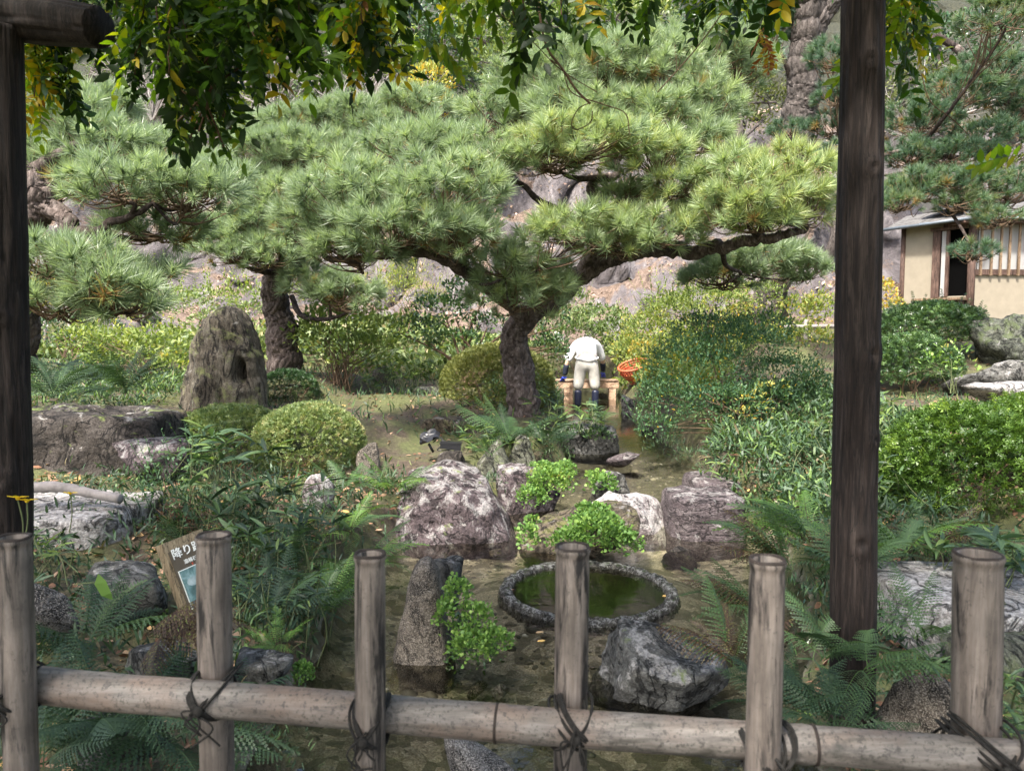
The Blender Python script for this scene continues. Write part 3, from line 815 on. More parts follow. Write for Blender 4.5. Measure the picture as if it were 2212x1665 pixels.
def bark_tube(mb, pts, rad, sides, seed, plate=.12, sc=1.0):
    V, Q, T = tube(pts, rad, sides, True)
    c = np.vstack([np.repeat(np.asarray(pts), sides, 0), pts[:1], pts[-1:]])
    ax = norm(np.gradient(np.asarray(pts, float), axis=0))
    s_ = np.concatenate([[0], np.cumsum(np.linalg.norm(np.diff(pts, axis=0), axis=1))])
    al = np.concatenate([np.repeat(s_, sides), [0, s_[-1]]])
    dv = V - c
    rr = np.maximum(np.linalg.norm(dv, axis=1), 1e-4)
    q = dv * 11 / sc + np.stack([al * 4.5 / sc, al * 0, al * 0], 1)
    # long axis of every plate follows the limb
    a_full = np.vstack([np.repeat(ax, sides, 0), ax[:1], ax[-1:]])
    q = dv * 11 / sc + a_full * (al * 4.6 / sc)[:, None] + (fbm(V * 5, 3, 2)[:, None] - .5) * 1.3
    d1, d2, idn = worley(q, seed)
    crack = np.clip((d2 - d1) * 3.6, 0, 1)
    k_ = 1 + plate * (crack - .7 + (idn - .5) * .45) + (fbm(V * 3.1, 3, seed) - .5) * .25 + (fbm(V * 24, 3, seed) - .5) * .05
    V = c + dv * k_[:, None]
    base = mb.n
    mb.add(V, Q, idn); mb.T.append(T + base)
def pine(label, limbs, pads, mat='needle', bark='bark', seed=1, qual=0, dens=1.0, group='pine trees round the pond', nobj=300, tsc=1.0, name='pine_tree'):
    r_ = np.random.default_rng(seed)
    p0 = P(*limbs[0][0][0])
    root = thing(name, label, 'pine tree', (p0[0], p0[1], p0[2] - .1), group)
    allp = []
    for li, (pts, r0, r1) in enumerate(limbs):
        W = smooth([P(*q) for q in pts], 14 if li == 0 else 8)
        n = len(W)
        W = W + (np.stack([fbm(np.stack([np.arange(n) * .5, np.full(n, s * 9.), np.full(n, li * 3.)], 1), 2, seed) for s in range(3)], 1) - .5) * r0 * .5 * np.minimum(1, np.arange(n) / 4)[:, None]
        rr = np.interp(np.linspace(0, 1, n), [0, .12, 1], [r0 * (1.18 if li == 0 else 1), r0, r1])
        mb = MB()
        if r0 > .06:
            W2 = np.stack([np.interp(np.linspace(0, 1, n * 4), np.linspace(0, 1, n), W[:, k]) for k in range(3)], 1)
            bark_tube(mb, W2, np.interp(np.linspace(0, 1, n * 4), np.linspace(0, 1, n), rr), 84, seed + li, .17 if r0 < .25 else .10, 1.0 if r0 < .25 else 2.0)
        else:
            add_tube(mb, W, rr, 9, True, .18, seed + li)
        build(mb, 'trunk' if li == 0 else 'branch', M[bark] if r0 > .05 else M['branch'], root)
        if li or True: allp.append(np.hstack([W[n // 4 if li == 0 else 1:], rr[n // 4 if li == 0 else 1:, None]]))
    skel = np.vstack(allp)
    pos = []; dirs = []; tin = []; own = []; brs = []
    tw = MB()
    for pd in pads:
        cx, cy, rx, ry, D = pd[:5]
        bias = pd[5] if len(pd) > 5 else .3
        c = P(cx, cy, D)
        ax, az = S(rx, D) * .98, S(ry, D) * .95
        ay = min(max(ax * .75, .25), .65)
        area = math.pi * ax * ay + math.pi * (ax + ay) * az * .8
        n = int(area / .0112 * dens)
        th = r_.random(n) * 2 * np.pi
        uz = np.where(r_.random(n) < .72, r_.uniform(.0, 1, n), r_.uniform(-.75, .15, n))
        rr = np.sqrt(np.clip(1 - uz ** 2, 0, 1))
        rad = np.where(r_.random(n) < .72, r_.uniform(.82, 1.08, n), r_.uniform(.35, .8, n))
        u = np.stack([np.cos(th) * rr, np.sin(th) * rr, uz], 1)
        wob = 1 + (fbm(u * 1.7 + cx, 3, seed) - .5) * .5
        p = c + u * np.array([ax, ay, az]) * (rad * wob)[:, None]
        d = norm(u * np.array([1, 1, .6]) * .8 + np.array([0, 0, .65]) + r_.normal(0, .22, (n, 3)))
        pos.append(p); dirs.append(d)
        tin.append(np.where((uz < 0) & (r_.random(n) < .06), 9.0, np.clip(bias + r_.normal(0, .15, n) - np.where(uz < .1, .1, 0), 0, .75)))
        # feeding branch and twigs
        base = c + np.array([0, 0, -az * .55])
        k = np.argmin(np.linalg.norm(skel[:, :3] - base, axis=1) + .25 * np.maximum(0, skel[:, 2] - base[2]))
        a0 = skel[k, :3]
        mid = (a0 + base) / 2 + r_.normal(0, .06, 3) + np.array([0, 0, -.05])
        W = smooth([a0, mid, base, c + np.array([ax * .3 * r_.choice([-1, 1]), 0, -az * .25])], 6)
        fr_ = MB()
        L_ = np.linalg.norm(a0 - base)
        add_tube(fr_, W, np.linspace(min(skel[k, 3] * .8, .018 + .014 * L_), .008, len(W)), 7, True, .2, 3)
        brs.append(build(fr_, 'branch', M['branch'], root)); own.append(np.full(n, len(brs) - 1))
        for q in r_.choice(n, min(n, 34), replace=False):
            s_ = W[r_.integers(len(W) // 3, len(W))]
            m_ = (s_ + p[q]) / 2 - np.array([0, 0, .05]) + r_.normal(0, .02, 3)
            add_tube(tw, smooth([s_, m_, p[q]], 3), np.linspace(.008, .003, 7), 4, False)
    if tw.n: build(tw, 'twigs', M['twig'], root)['kind'] = 'stuff'
    pos = np.vstack(pos); dirs = np.vstack(dirs); tin = np.concatenate(tin)
    n = len(pos)
    sc = r_.uniform(.75, 1.35, n) * tsc
    own = np.concatenate(own)
    ki = np.abs(tin[:, None] - np.array(MEANS)[None]).argmin(1)
    si = r_.integers(0, 2, n)
    Rm = frames(dirs, r_.random(n) * 6.28)
    order = np.argsort(pos[:, 1])
    top = order[:nobj]; rest = order[nobj:]
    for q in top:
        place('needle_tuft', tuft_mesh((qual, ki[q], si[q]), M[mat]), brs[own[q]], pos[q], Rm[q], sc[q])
    mb = MB()
    for k in range(6):
        for s_ in range(2):
            V_, T_, A_ = TUFT[(qual, k, s_)]
            w_ = rest[(ki[rest] == k) & (si[rest] == s_)]
            if len(w_):
                Vv = np.einsum('nij,kj->nki', Rm[w_], V_) * sc[w_][:, None, None] + pos[w_][:, None, :]
                Tt = (T_[None] + (np.arange(len(w_)) * len(V_))[:, None, None]).reshape(-1, 3)
                mb.add(Vv.reshape(-1, 3), Tt, np.tile(A_, len(w_)))
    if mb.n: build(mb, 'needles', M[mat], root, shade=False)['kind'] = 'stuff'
    print('pine', label[:30], n)
    return root

pine('big spreading pine in the centre with a leaning trunk and layered pale green needle pads',
     [([(1135, 905, 8.6), (1122, 800, 8.6), (1112, 730, 8.55), (1140, 680, 8.5), (1200, 640, 8.4), (1255, 595, 8.3), (1330, 552, 8.15), (1420, 540, 7.9), (1520, 540, 7.6), (1610, 520, 7.2), (1690, 512, 7.0), (1745, 492, 6.9)], .165, .03),
      ([(1135, 700, 8.5), (1090, 650, 8.2), (1020, 600, 7.8), (960, 560, 7.4), (880, 545, 7.1), (780, 560, 7.0), (700, 560, 7.0)], .075, .03),
      ([(1250, 600, 8.3), (1290, 520, 8.1), (1305, 450, 8.0), (1280, 415, 7.9), (1285, 385, 7.9), (1325, 385, 7.9), (1330, 350, 8.0), (1290, 330, 8.0), (1210, 350, 7.8)], .075, .022),
      ([(1300, 450, 8.0), (1370, 440, 7.9), (1440, 420, 7.8), (1480, 415, 7.7)], .045, .02),
      ([(1290, 500, 8.1), (1220, 460, 7.9), (1160, 430, 7.7), (1130, 400, 7.6), (1100, 390, 7.5)], .045, .02),
      ([(1328, 350, 8.0), (1370, 290, 8.2), (1400, 220, 8.3), (1440, 150, 8.4)], .05, .02),
      ([(1030, 590, 7.8), (1000, 575, 7.6), (1010, 600, 7.5), (1050, 615, 7.4), (1090, 600, 7.4)], .028, .012),
      ([(1560, 540, 7.6), (1570, 575, 7.8), (1600, 590, 8.0), (1575, 610, 8.0)], .03, .01),
      ([(1640, 515, 7.1), (1620, 490, 7.0), (1640, 470, 7.0)], .03, .012),
      ([(880, 545, 7.1), (920, 480, 7.0), (930, 400, 7.1), (960, 330, 7.3)], .045, .015),
      ([(1320, 385, 7.9), (1240, 385, 7.7), (1190, 360, 7.6)], .04, .012)],
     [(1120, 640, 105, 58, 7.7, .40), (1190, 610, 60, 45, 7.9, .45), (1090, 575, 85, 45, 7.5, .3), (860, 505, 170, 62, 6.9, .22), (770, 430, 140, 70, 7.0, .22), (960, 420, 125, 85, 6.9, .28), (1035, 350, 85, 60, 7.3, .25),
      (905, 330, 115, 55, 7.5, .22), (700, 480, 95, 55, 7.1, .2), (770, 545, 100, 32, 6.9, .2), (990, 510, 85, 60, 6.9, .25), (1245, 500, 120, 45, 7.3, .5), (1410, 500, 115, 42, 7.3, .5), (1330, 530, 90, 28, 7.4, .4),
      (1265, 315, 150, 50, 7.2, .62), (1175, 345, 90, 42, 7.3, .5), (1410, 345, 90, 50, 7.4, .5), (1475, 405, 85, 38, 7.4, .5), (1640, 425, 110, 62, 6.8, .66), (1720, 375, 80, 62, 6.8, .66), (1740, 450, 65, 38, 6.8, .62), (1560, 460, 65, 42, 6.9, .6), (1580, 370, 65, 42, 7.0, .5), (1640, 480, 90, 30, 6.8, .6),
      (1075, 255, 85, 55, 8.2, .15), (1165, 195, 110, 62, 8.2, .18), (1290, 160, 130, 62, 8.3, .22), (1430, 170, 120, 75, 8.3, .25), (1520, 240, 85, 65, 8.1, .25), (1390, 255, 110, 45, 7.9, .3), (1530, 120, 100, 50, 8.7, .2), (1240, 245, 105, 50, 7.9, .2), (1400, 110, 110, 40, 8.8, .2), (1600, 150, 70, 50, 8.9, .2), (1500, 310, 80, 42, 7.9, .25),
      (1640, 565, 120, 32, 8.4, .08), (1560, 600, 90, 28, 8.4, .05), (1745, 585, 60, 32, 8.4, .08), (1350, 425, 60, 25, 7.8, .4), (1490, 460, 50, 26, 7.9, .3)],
     seed=11)
pine('dark-trunked pine behind the standing stone, its pads spreading left and low right',
     [([(612, 815, 10.0), (615, 740, 10.0), (600, 680, 10.0), (590, 620, 9.9), (610, 590, 9.9), (640, 560, 9.8), (620, 500, 9.8), (560, 400, 9.8), (520, 340, 9.8)], .20, .06),
      ([(630, 640, 9.9), (650, 680, 9.7), (690, 690, 9.5), (740, 680, 9.3), (775, 650, 9.2)], .04, .015),
      ([(605, 590, 9.9), (560, 585, 9.6), (520, 570, 9.4)], .05, .02),
      ([(640, 555, 9.8), (700, 520, 9.7), (760, 460, 9.8), (800, 380, 9.9), (850, 300, 10.0)], .07, .02),
      ([(620, 500, 9.8), (560, 480, 9.5), (500, 480, 9.3)], .05, .02),
      ([(540, 370, 9.8), (600, 340, 9.7), (680, 330, 9.6)], .05, .02)],
     [(500, 545, 85, 42, 9.0, .2), (590, 555, 100, 40, 9.0, .3), (560, 490, 90, 45, 9.1, .25), (620, 430, 95, 42, 9.1, .25), (480, 500, 70, 40, 9.2, .15), (700, 350, 110, 50, 9.4, .2), (610, 330, 100, 45, 9.4, .15), (560, 390, 70, 36, 9.4, .1), (740, 640, 80, 36, 9.1, .02), (680, 610, 80, 28, 9.2, .02), (820, 300, 100, 50, 10, .12),
      (740, 265, 95, 42, 10, .1), (900, 240, 85, 45, 10, .2), (660, 270, 90, 36, 10, .1), (640, 500, 70, 30, 9.0, .3), (850, 250, 70, 40, 10.4, .1), (540, 290, 80, 40, 10, .1)],
     seed=12, tsc=.98)
pine('left pine with a thick crooked limb, its blue-green needles behind the log pillar',
     [([(30, 790, 7.2), (45, 700, 7.0), (20, 600, 6.6), (30, 520, 6.3), (60, 470, 6.1), (95, 430, 6.0), (60, 380, 6.0), (0, 300, 6.1)], .16, .09),
      ([(70, 440, 6.1), (110, 450, 6.0), (150, 480, 5.9), (160, 520, 5.9), (200, 530, 5.7), (240, 590, 5.5)], .085, .03),
      ([(165, 500, 5.9), (215, 500, 5.8), (240, 480, 5.8), (290, 465, 5.7), (330, 440, 5.7)], .045, .018),
      ([(60, 380, 6.0), (130, 330, 6.0), (200, 300, 6.2)], .06, .02),
      ([(215, 505, 5.8), (220, 540, 5.6), (200, 570, 5.4)], .03, .012)],
     [(140, 270, 100, 50, 6.3, .05), (230, 320, 100, 50, 6.2, .1), (265, 405, 130, 55, 5.7, .22), (400, 425, 110, 55, 5.9, .15), (90, 570, 65, 55, 5.0, .1), (190, 580, 75, 50, 5.0, .15), (270, 655, 105, 42, 5.1, .08), (120, 660, 75, 42, 5.0, .1), (330, 500, 110, 34, 6.3, .02), (470, 385, 60, 40, 6.2, .1), (150, 380, 80, 36, 6.1, .08), (360, 340, 80, 45, 6.5, .15), (190, 230, 85, 34, 6.6, .05), (220, 620, 60, 40, 4.9, .15), (80, 350, 60, 40, 6.2, .03), (330, 600, 60, 24, 5.8, .03)],
     seed=13, tsc=1.0)
pine('dark blue-green pine at the right with diagonal black branches above the tea house roof',
     [([(2420, 700, 10.5), (2400, 500, 10.5), (2330, 350, 10.3), (2230, 260, 10.2), (2150, 180, 10.2), (2060, 100, 10.4)], .16, .05),
      ([(2250, 270, 10.2), (2130, 330, 10.0), (2050, 300, 10.0), (1990, 310, 9.9), (1930, 330, 9.8), (1860, 345, 9.8)], .055, .02),
      ([(2170, 300, 10.1), (2080, 340, 9.9), (2010, 330, 9.8), (1960, 370, 9.7), (1900, 380, 9.7)], .045, .015),
      ([(2330, 380, 10.3), (2200, 430, 9.8), (2080, 440, 9.5), (1980, 430, 9.4)], .06, .02),
      ([(2060, 100, 10.4), (2020, 80, 10.4), (1990, 110, 10.3)], .05, .02),
      ([(2350, 360, 10.3), (2330, 150, 10.0), (2230, 60, 9.9)], .07, .03)],
     [(1985, 265, 90, 42, 9.9, .3), (2075, 200, 95, 42, 9.9, .35), (2150, 150, 80, 40, 9.9, .3), (2170, 40, 85, 55, 8.6, .6), (2050, 340, 105, 32, 9.7, .25), (2150, 300, 80, 36, 9.7, .25), (1960, 335, 60, 32, 9.8, .3), (1985, 410, 85, 36, 9.2, .45), (2090, 400, 95, 36, 9.2, .4), (2180, 415, 65, 42, 9.2, .5), (1940, 440, 45, 26, 9.0, .6), (2080, 440, 60, 22, 9.0, .6), (2155, 475, 50, 22, 8.8, .5), (2105, 545, 42, 18, 8.7, .2),
      (1800, 130, 45, 50, 9.9, .2), (1805, 215, 45, 40, 9.8, .3), (1790, 280, 50, 26, 10.0, .2), (1700, 285, 36, 22, 10.4, .2), (1800, 335, 42, 20, 9.8, .15), (2190, 230, 60, 40, 10.0, .25)],
     mat='needle_far', seed=14, qual=0, dens=1.15, tsc=.72)
# tall leaning trunk at upper right
pine('tall pine with thick grey plated trunk rising out of view left of the log pillar',
     [([(1655, 715, 13.5), (1668, 640, 13.3), (1690, 500, 13.0), (1712, 380, 12.8), (1722, 300, 12.6), (1735, 180, 12.4), (1745, 60, 12.2), (1752, -60, 12.0), (1760, -230, 11.9)], .29, .25),
      ([(1745, 90, 12.2), (1775, 30, 12.1), (1815, -30, 12.0), (1870, -140, 11.9)], .20, .12),
      ([(1720, 200, 12.5), (1700, 150, 12.3), (1690, 120, 12.2)], .05, .02)],
     [(1660, 60, 60, 40, 12.4, .15), (1690, 20, 60, 40, 12.3, .2)], mat='needle_far', bark='bark_l', seed=15, nobj=60)

# ------------------------------------------------------------------ leaf clouds
OVAL = (np.array([[0, 0, 0], [.3, -.2, .04], [.75, -.17, .02], [1, 0, -.06], [.75, .17, .02], [.3, .2, .04]]), np.array([[0, 1, 5], [1, 2, 5], [2, 4, 5], [2, 3, 4]]))
FAN = (np.array([[0, 0, 0], [.7, -.5, .05], [1.0, -.18, 0], [1.0, .18, 0], [.7, .5, .05]]), np.array([[0, 1, 2], [0, 2, 3], [0, 3, 4]]))
LANCE = (np.array([[0, 0, 0], [.3, -.075, .05], [.3, .075, .05], [.7, -.06, .0], [.7, .06, .0], [1, 0, -.14]]), np.array([[0, 1, 2], [1, 3, 4], [1, 4, 2], [3, 5, 4]]))
STAR = (np.vstack([np.array([[0, 0, 0], [.55, .5 * s, .18], [1, .15 * s, .1]]) @ np.array([[math.cos(a), math.sin(a), 0], [-math.sin(a), math.cos(a), 0], [0, 0, 1]]) for a in np.linspace(0, 6.28, 6)[:5] for s in (1,)]), np.arange(15).reshape(-1, 3))
def cloud(mb, blobs, leaf, size, dens, r_, tint=(.15, .75), up=.35, shell=(.72, 1.06), wob=.28, flat=1.0, tmix=None, lump=1.6):
    """leaves through the outer volume of lumpy ellipsoids given as px,py,rx,ry,D"""
    tV, tF = leaf
    for bl in blobs:
        cx, cy, rx, ry, D = bl[:5]
        c = P(cx, cy, D)
        ax, az = S(rx, D), S(ry, D)
        ay = bl[5] if len(bl) > 5 else ax * .8
        n = int(dens * (1.9 if leaf is STAR else 4.2) * (ax * ay + (ax + ay) * az) * 3.14 / (size * size))
        u = norm(r_.normal(size=(n, 3)))
        u[:, 2] = np.where(u[:, 2] < -.45, -u[:, 2], u[:, 2])
        w_ = 1 + (fbm(u * lump + cx * .1, 3, int(cx)) - .5) * 2 * wob
        rad = r_.uniform(shell[0], shell[1], n)
        p = c + u * np.array([ax, ay, az]) * (w_ * rad)[:, None]
        d = norm(u * .7 + np.array([0, 0, up]) + r_.normal(0, .55, (n, 3)))
        t = r_.uniform(tint[0], tint[1], n) + (fbm(p * 5, 2, 4) - .5) * .5
        if tmix: t = np.where(r_.random(n) < tmix[0], tmix[1], t)
        g_ = ground_z(p[:, 0], p[:, 1], False) if False else None
        inst(mb, tV, tF, p, frames(d, r_.normal(0, .7, n)), size * r_.uniform(.7, 1.25, n), np.clip(t, 0, 1))
    return mb
def sprigs(mb, blobs, n, r_, h=(.1, .25), leaf=OVAL, size=.03, tint=(.5, .9)):
    """shoots that stand out of the outline"""
    for bl in blobs:
        cx, cy, rx, ry, D = bl[:5]
        for _ in range(n):
            a = r_.uniform(-1, 1)
            b0 = P(cx + rx * a, cy - ry * math.sqrt(max(0, 1 - a * a)) * .9, D + r_.uniform(-.4, .2) * S(rx, D))
            d = norm(np.array([a * .5 + r_.normal(0, .2), r_.normal(0, .3), 1.0]))
            L_ = r_.uniform(*h)
            k = max(4, int(L_ / size * 1.6))
            tt = np.linspace(.1, 1, k)
            pos = b0 + d * (tt * L_)[:, None]
            dd_ = norm(r_.normal(size=(k, 3)) * .9 + d * .9)
            inst(mb, leaf[0], leaf[1], pos, frames(dd_), size * np.linspace(1.1, .6, k), r_.uniform(*tint, k))
            add_tube(mb, [b0 - d * .1, b0 + d * L_], [.003, .0015], 3, False, tint=tint[0])
def stems(mb, x0, x1, ybase, blobs, D, n, r_, rad=.007):
    for _ in range(n):
        b0 = P(r_.uniform(x0, x1), ybase, D + r_.uniform(-.1, .1))
        bl = blobs[r_.integers(len(blobs))]
        e = P(bl[0] + r_.uniform(-.7, .7) * bl[2], bl[1] + r_.uniform(-.5, .4) * bl[3], bl[4] + r_.uniform(-.2, .2))
        m_ = (b0 + e) / 2 + r_.normal(0, .06, 3) + np.array([(b0[0] - e[0]) * .2, 0, .08])
        add_tube(mb, smooth([b0, m_, e], 6), np.linspace(rad, rad * .35, 13), 5, False)
def shrub(label, blobs, mat, leaf, size, dens, seed, cat='shrub', name='shrub', base=None, nst=9, rad=.01, spr=0, sprh=(.1, .25), spt=(.5, .9), group=None, stemmat='twig', **kw):
    r_ = np.random.default_rng(seed)
    bx, by, bd = base if base else (blobs[0][0], blobs[0][1] + blobs[0][3], blobs[0][4])
    p0 = P(bx, by, bd)
    root = thing(name, label, cat, p0, group)
    mb = cloud(MB(), blobs, leaf, size, dens, r_, **kw)
    if spr: sprigs(mb, blobs, spr, r_, sprh, leaf, size * 1.1, spt)
    build(mb, 'foliage', M[mat], root, shade=False)['kind'] = 'stuff'
    st = MB(); w_ = blobs[0][2] * .25
    stems(st, bx - w_, bx + w_, by, blobs, bd, nst, r_, rad)
    build(st, 'stems', M[stemmat], root)['kind'] = 'stuff'
    return root

# far trees on the hill, each its own crown and trunk
def ftree(label, foot, top, D, blobs, mat, size, dens, seed, cat='tree', bark='bark_l', leaf=OVAL, r=.16, name='broadleaf_tree', **kw):
    r_ = np.random.default_rng(seed)
    p0 = P(foot[0], foot[1], D)
    root = thing(name, label, cat, p0, 'trees on the hillside')
    W = smooth([p0, (p0 + P(top[0], top[1], D)) / 2 + r_.normal(0, .25, 3), P(top[0], top[1], D)], 8)
    tb = MB(); add_tube(tb, W, np.linspace(r, r * .3, len(W)), 10, True, .1)
    build(tb, 'trunk', M[bark], root)
    br = MB()
    for bl in blobs:
        s_ = W[r_.integers(len(W) // 4, len(W))]
        e = P(bl[0], bl[1] - bl[3] * .2, bl[4])
        add_tube(br, smooth([s_, (s_ + e) / 2 + r_.normal(0, .2, 3), e], 5), np.linspace(r * .35, .02, 11), 6, False)
        for _ in range(3):
            e2 = P(bl[0] + r_.uniform(-.8, .8) * bl[2], bl[1] + r_.uniform(-.8, .3) * bl[3], bl[4])
            add_tube(br, smooth([e, (e + e2) / 2 + r_.normal(0, .1, 3), e2], 4), np.linspace(.04, .01, 9), 4, False)
    build(br, 'limbs', M[bark], root)
    build(cloud(MB(), blobs, leaf, size, dens, r_, **kw), 'crown', M[mat], root, shade=False)['kind'] = 'stuff'
    return root
ftree('dark evergreen tree high on the hill behind the centre pine', (960, 330), (960, 90), 24, [(960, 120, 70, 60, 24), (920, 190, 70, 60, 24), (1010, 210, 60, 60, 24), (960, 270, 70, 50, 24), (900, 80, 60, 50, 24.5)], 'dark', .16, .55, 1, lump=2.4)
ftree('pale green maple with layered leaf sprays above the centre pine', (1130, 330), (1120, 60), 22, [(1090, 140, 90, 24, 21.5), (1150, 105, 80, 20, 22), (1040, 90, 60, 22, 22), (1180, 55, 90, 22, 22), (1110, 195, 60, 20, 21.5), (1070, 40, 80, 24, 22), (1240, 90, 50, 18, 22)], 'box', .14, .6, 2, cat='maple tree', name='maple_tree', tint=(.3, .9), wob=.5)
ftree('light green tree at the top of the hill left of the tall grey pine trunk', (1360, 300), (1350, 20), 24, [(1330, 45, 90, 26, 23.5), (1290, 20, 60, 22, 24), (1400, 30, 60, 24, 24), (1360, 90, 60, 16, 24)], 'box', .14, .6, 3, tint=(.3, .9), wob=.5)
ftree('yellow autumn bush glowing on the slope behind the centre pine', (915, 330), (915, 180), 20, [(930, 180, 48, 36, 20), (890, 215, 50, 36, 20), (950, 235, 40, 30, 20), (870, 250, 50, 26, 20)], 'yellow', .11, .7, 4, cat='shrub', name='autumn_shrub', tint=(.5, 1), r=.06)
ftree('hazy tan-green tree among bare branches at upper left centre', (830, 330), (840, 60), 23, [(840, 100, 60, 44, 23), (800, 50, 70, 36, 23), (880, 130, 40, 30, 23), (850, 170, 50, 30, 23)], 'yellow', .13, .35, 5, tint=(.1, .6), wob=.5)
ftree('dark evergreen tree at the upper right between the grey trunk and the log pillar', (1640, 330), (1630, 60), 25, [(1560, 60, 70, 50, 25), (1630, 130, 60, 60, 25), (1500, 110, 60, 50, 25), (1650, 210, 50, 50, 25)], 'dark', .17, .3, 6, lump=2.4)
ftree('dark green tree at the far right top behind the blue-green pine', (2030, 300), (2030, 60), 25, [(2020, 100, 80, 60, 25), (1950, 150, 70, 60, 25), (2100, 90, 80, 60, 25), (1930, 60, 70, 60, 25), (2180, 120, 70, 60, 25)], 'dark', .17, .3, 7, lump=2.4)
ftree('mid-green tree behind the hanging vines at the upper left', (240, 330), (240, 30), 22, [(200, 80, 120, 60, 22), (330, 60, 110, 60, 22), (110, 130, 100, 60, 22), (430, 90, 90, 55, 22), (300, 150, 110, 50, 22)], 'box', .14, .35, 8, tint=(.2, .8))
ftree('loose green tree above the hill crest at the top centre', (1240, 60), (1240, -120), 27, [(1200, -10, 110, 40, 27), (1320, -20, 100, 40, 27), (1080, -10, 80, 36, 27)], 'box', .16, .35, 81, tint=(.1, .7))
ftree('dark bushy evergreen beyond the bare pale branches', (640, 330), (640, 40), 26, [(560, 60, 100, 60, 26), (680, 90, 90, 60, 26), (760, 150, 80, 50, 26), (600, 160, 90, 50, 26), (480, 150, 80, 50, 26)], 'dark', .18, .3, 9, lump=2.4)
for k, (x_, y_, D_, mt, sd_, lb) in enumerate(((1600, 230, 21, 'olive', 101, 'olive-brown scrubby tree between the centre pine crown and the grey trunk'), (480, 250, 21.5, 'yellow', 102, 'tan-green scrubby tree on the slope behind the dark-trunked pine'), (700, 230, 21, 'box', 103, 'grey-green scrubby tree left of the yellow bush on the slope'), (2000, 230, 19, 'olive', 104, 'dull olive tree behind the blue-green pine at the right'), (2160, 330, 19, 'olive', 105, 'brownish scrub tree above the tea house roof'), (100, 260, 20, 'box', 106, 'green tree behind the crown of the left pine'), (1780, 420, 19, 'olive', 107, 'dark scrub on the cliff beside the log pillar'), (1050, 300, 21, 'dark', 108, 'dark shrubby tree on the slope behind the crown of the centre pine'))):
    ftree(lb, (x_, y_ + 170), (x_, y_ - 30), D_, [(x_, y_ - 40, 80, 40, D_), (x_ - 60, y_ + 10, 60, 36, D_), (x_ + 60, y_, 60, 40, D_), (x_ + 10, y_ + 50, 70, 34, D_)], mt, .13, .3, sd_, tint=(0, .6), wob=.5, lump=2.6)
for k, (x_, y_) in enumerate(((930, 60), (1120, 30), (1400, 60), (1560, 90))):
    ftree(('dark woodland tree at the top of the hill above the yellow bush', 'dark woodland tree behind the layered maple at the top centre', 'dark woodland tree at the top right of the centre pine crown', 'dark woodland tree nearest the grey trunk at the top')[k], (x_, y_ + 240), (x_, y_), 27, [(x_, y_, 90, 60, 27), (x_ - 70, y_ + 70, 70, 50, 27), (x_ + 60, y_ + 60, 80, 50, 27)], 'dark', .18, .4, 120 + k, lump=2.4)
def bare(label, foot, D, spread, seed, n=26, tall=1.0):
    r_ = np.random.default_rng(seed)
    p0 = P(*foot, D)
    root = thing('bare_tree', label, 'bare tree', p0, 'bare trees on the hillside')
    mb = MB(); tb = MB()
    for _ in range(n):
        d = norm(np.array([r_.normal(0, .8), r_.normal(0, .3), 1.0]))
        L_ = r_.uniform(.6, 1) * spread
        e = p0 + d * L_ * np.array([1, 1, tall])
        W = smooth([p0, p0 * .6 + e * .4 + r_.normal(0, .15, 3) * spread * .3, e + np.array([0, 0, -L_ * .15])], 6)
        add_tube(mb if _ else tb, W, np.linspace(.03 if _ else .07, .012, len(W)), 5, False)
        for k in range(9):
            s_ = W[r_.integers(3, len(W))]
            e2 = s_ + (norm(r_.normal(size=3) + np.array([d[0], 0, .2])) * r_.uniform(.3, .8)) * spread * .35
            add_tube(mb, smooth([s_, (s_ + e2) / 2 + r_.normal(0, .05, 3) * spread * .3, e2], 3), [.013, .011, .01, .009, .008, .007, .006], 3, False)
    build(tb, 'trunk', M['bare'], root)
    build(mb, 'branches', M['bare'], root)['kind'] = 'stuff'
bare('bare tree with arching silvery twigs left of the yellow bush', (780, 300), 20, 2.6, 1)
bare('bare grey-twigged tree behind the left vines', (600, 260), 21, 3.0, 2)
bare('bare shrub of grey twigs right of the log pillar top', (1980, 300), 19, 2.2, 3)
bare('bare twiggy tree behind the wisteria at far upper left', (330, 260), 21, 3.0, 5)

# ------------------------------------------------------------------ middle distance shrubs
shrub('sunlit yellow-green bush left of the standing stone', [(260, 760, 80, 50, 10.3), (340, 750, 70, 52, 10.2), (190, 740, 60, 40, 10.6), (370, 800, 40, 30, 9.8)], 'yellow', OVAL, .07, .42, 21, base=(320, 840, 10.2), tint=(.05, .6), spr=10)
shrub('dark round shrub behind the ferns at the left', [(130, 720, 70, 48, 11.5), (210, 710, 50, 36, 11.8)], 'dark', OVAL, .055, .5, 22, base=(150, 780, 11.3))
shrub('low pale green plants sprawling across the sunny slope behind the standing stone', [(540, 690, 60, 36, 12.5), (470, 700, 70, 30, 12.8), (400, 660, 70, 26, 14), (560, 760, 40, 40, 11.5), (330, 680, 60, 26, 13)], 'box', OVAL, .07, .35, 23, base=(480, 760, 12.5), tint=(.3, .95), spr=6)
shrub('glowing yellow foliage at the far left beside the distant bamboo fence', [(95, 640, 60, 50, 14), (40, 650, 50, 40, 14)], 'yellow', OVAL, .08, .5, 24, base=(100, 700, 14), tint=(.6, 1.0))
shrub('arching yellow-green kerria bush right of the dark pine trunk', [(720, 720, 95, 60, 9.9), (790, 770, 70, 50, 9.9), (670, 740, 50, 50, 10.1), (740, 670, 70, 36, 10.3), (840, 730, 40, 50, 10.3)], 'yellow', OVAL, .075, .42, 25, base=(735, 850, 9.8), nst=40, rad=.008, tint=(.0, .55), spr=16, sprh=(.15, .4), spt=(.2, .6))
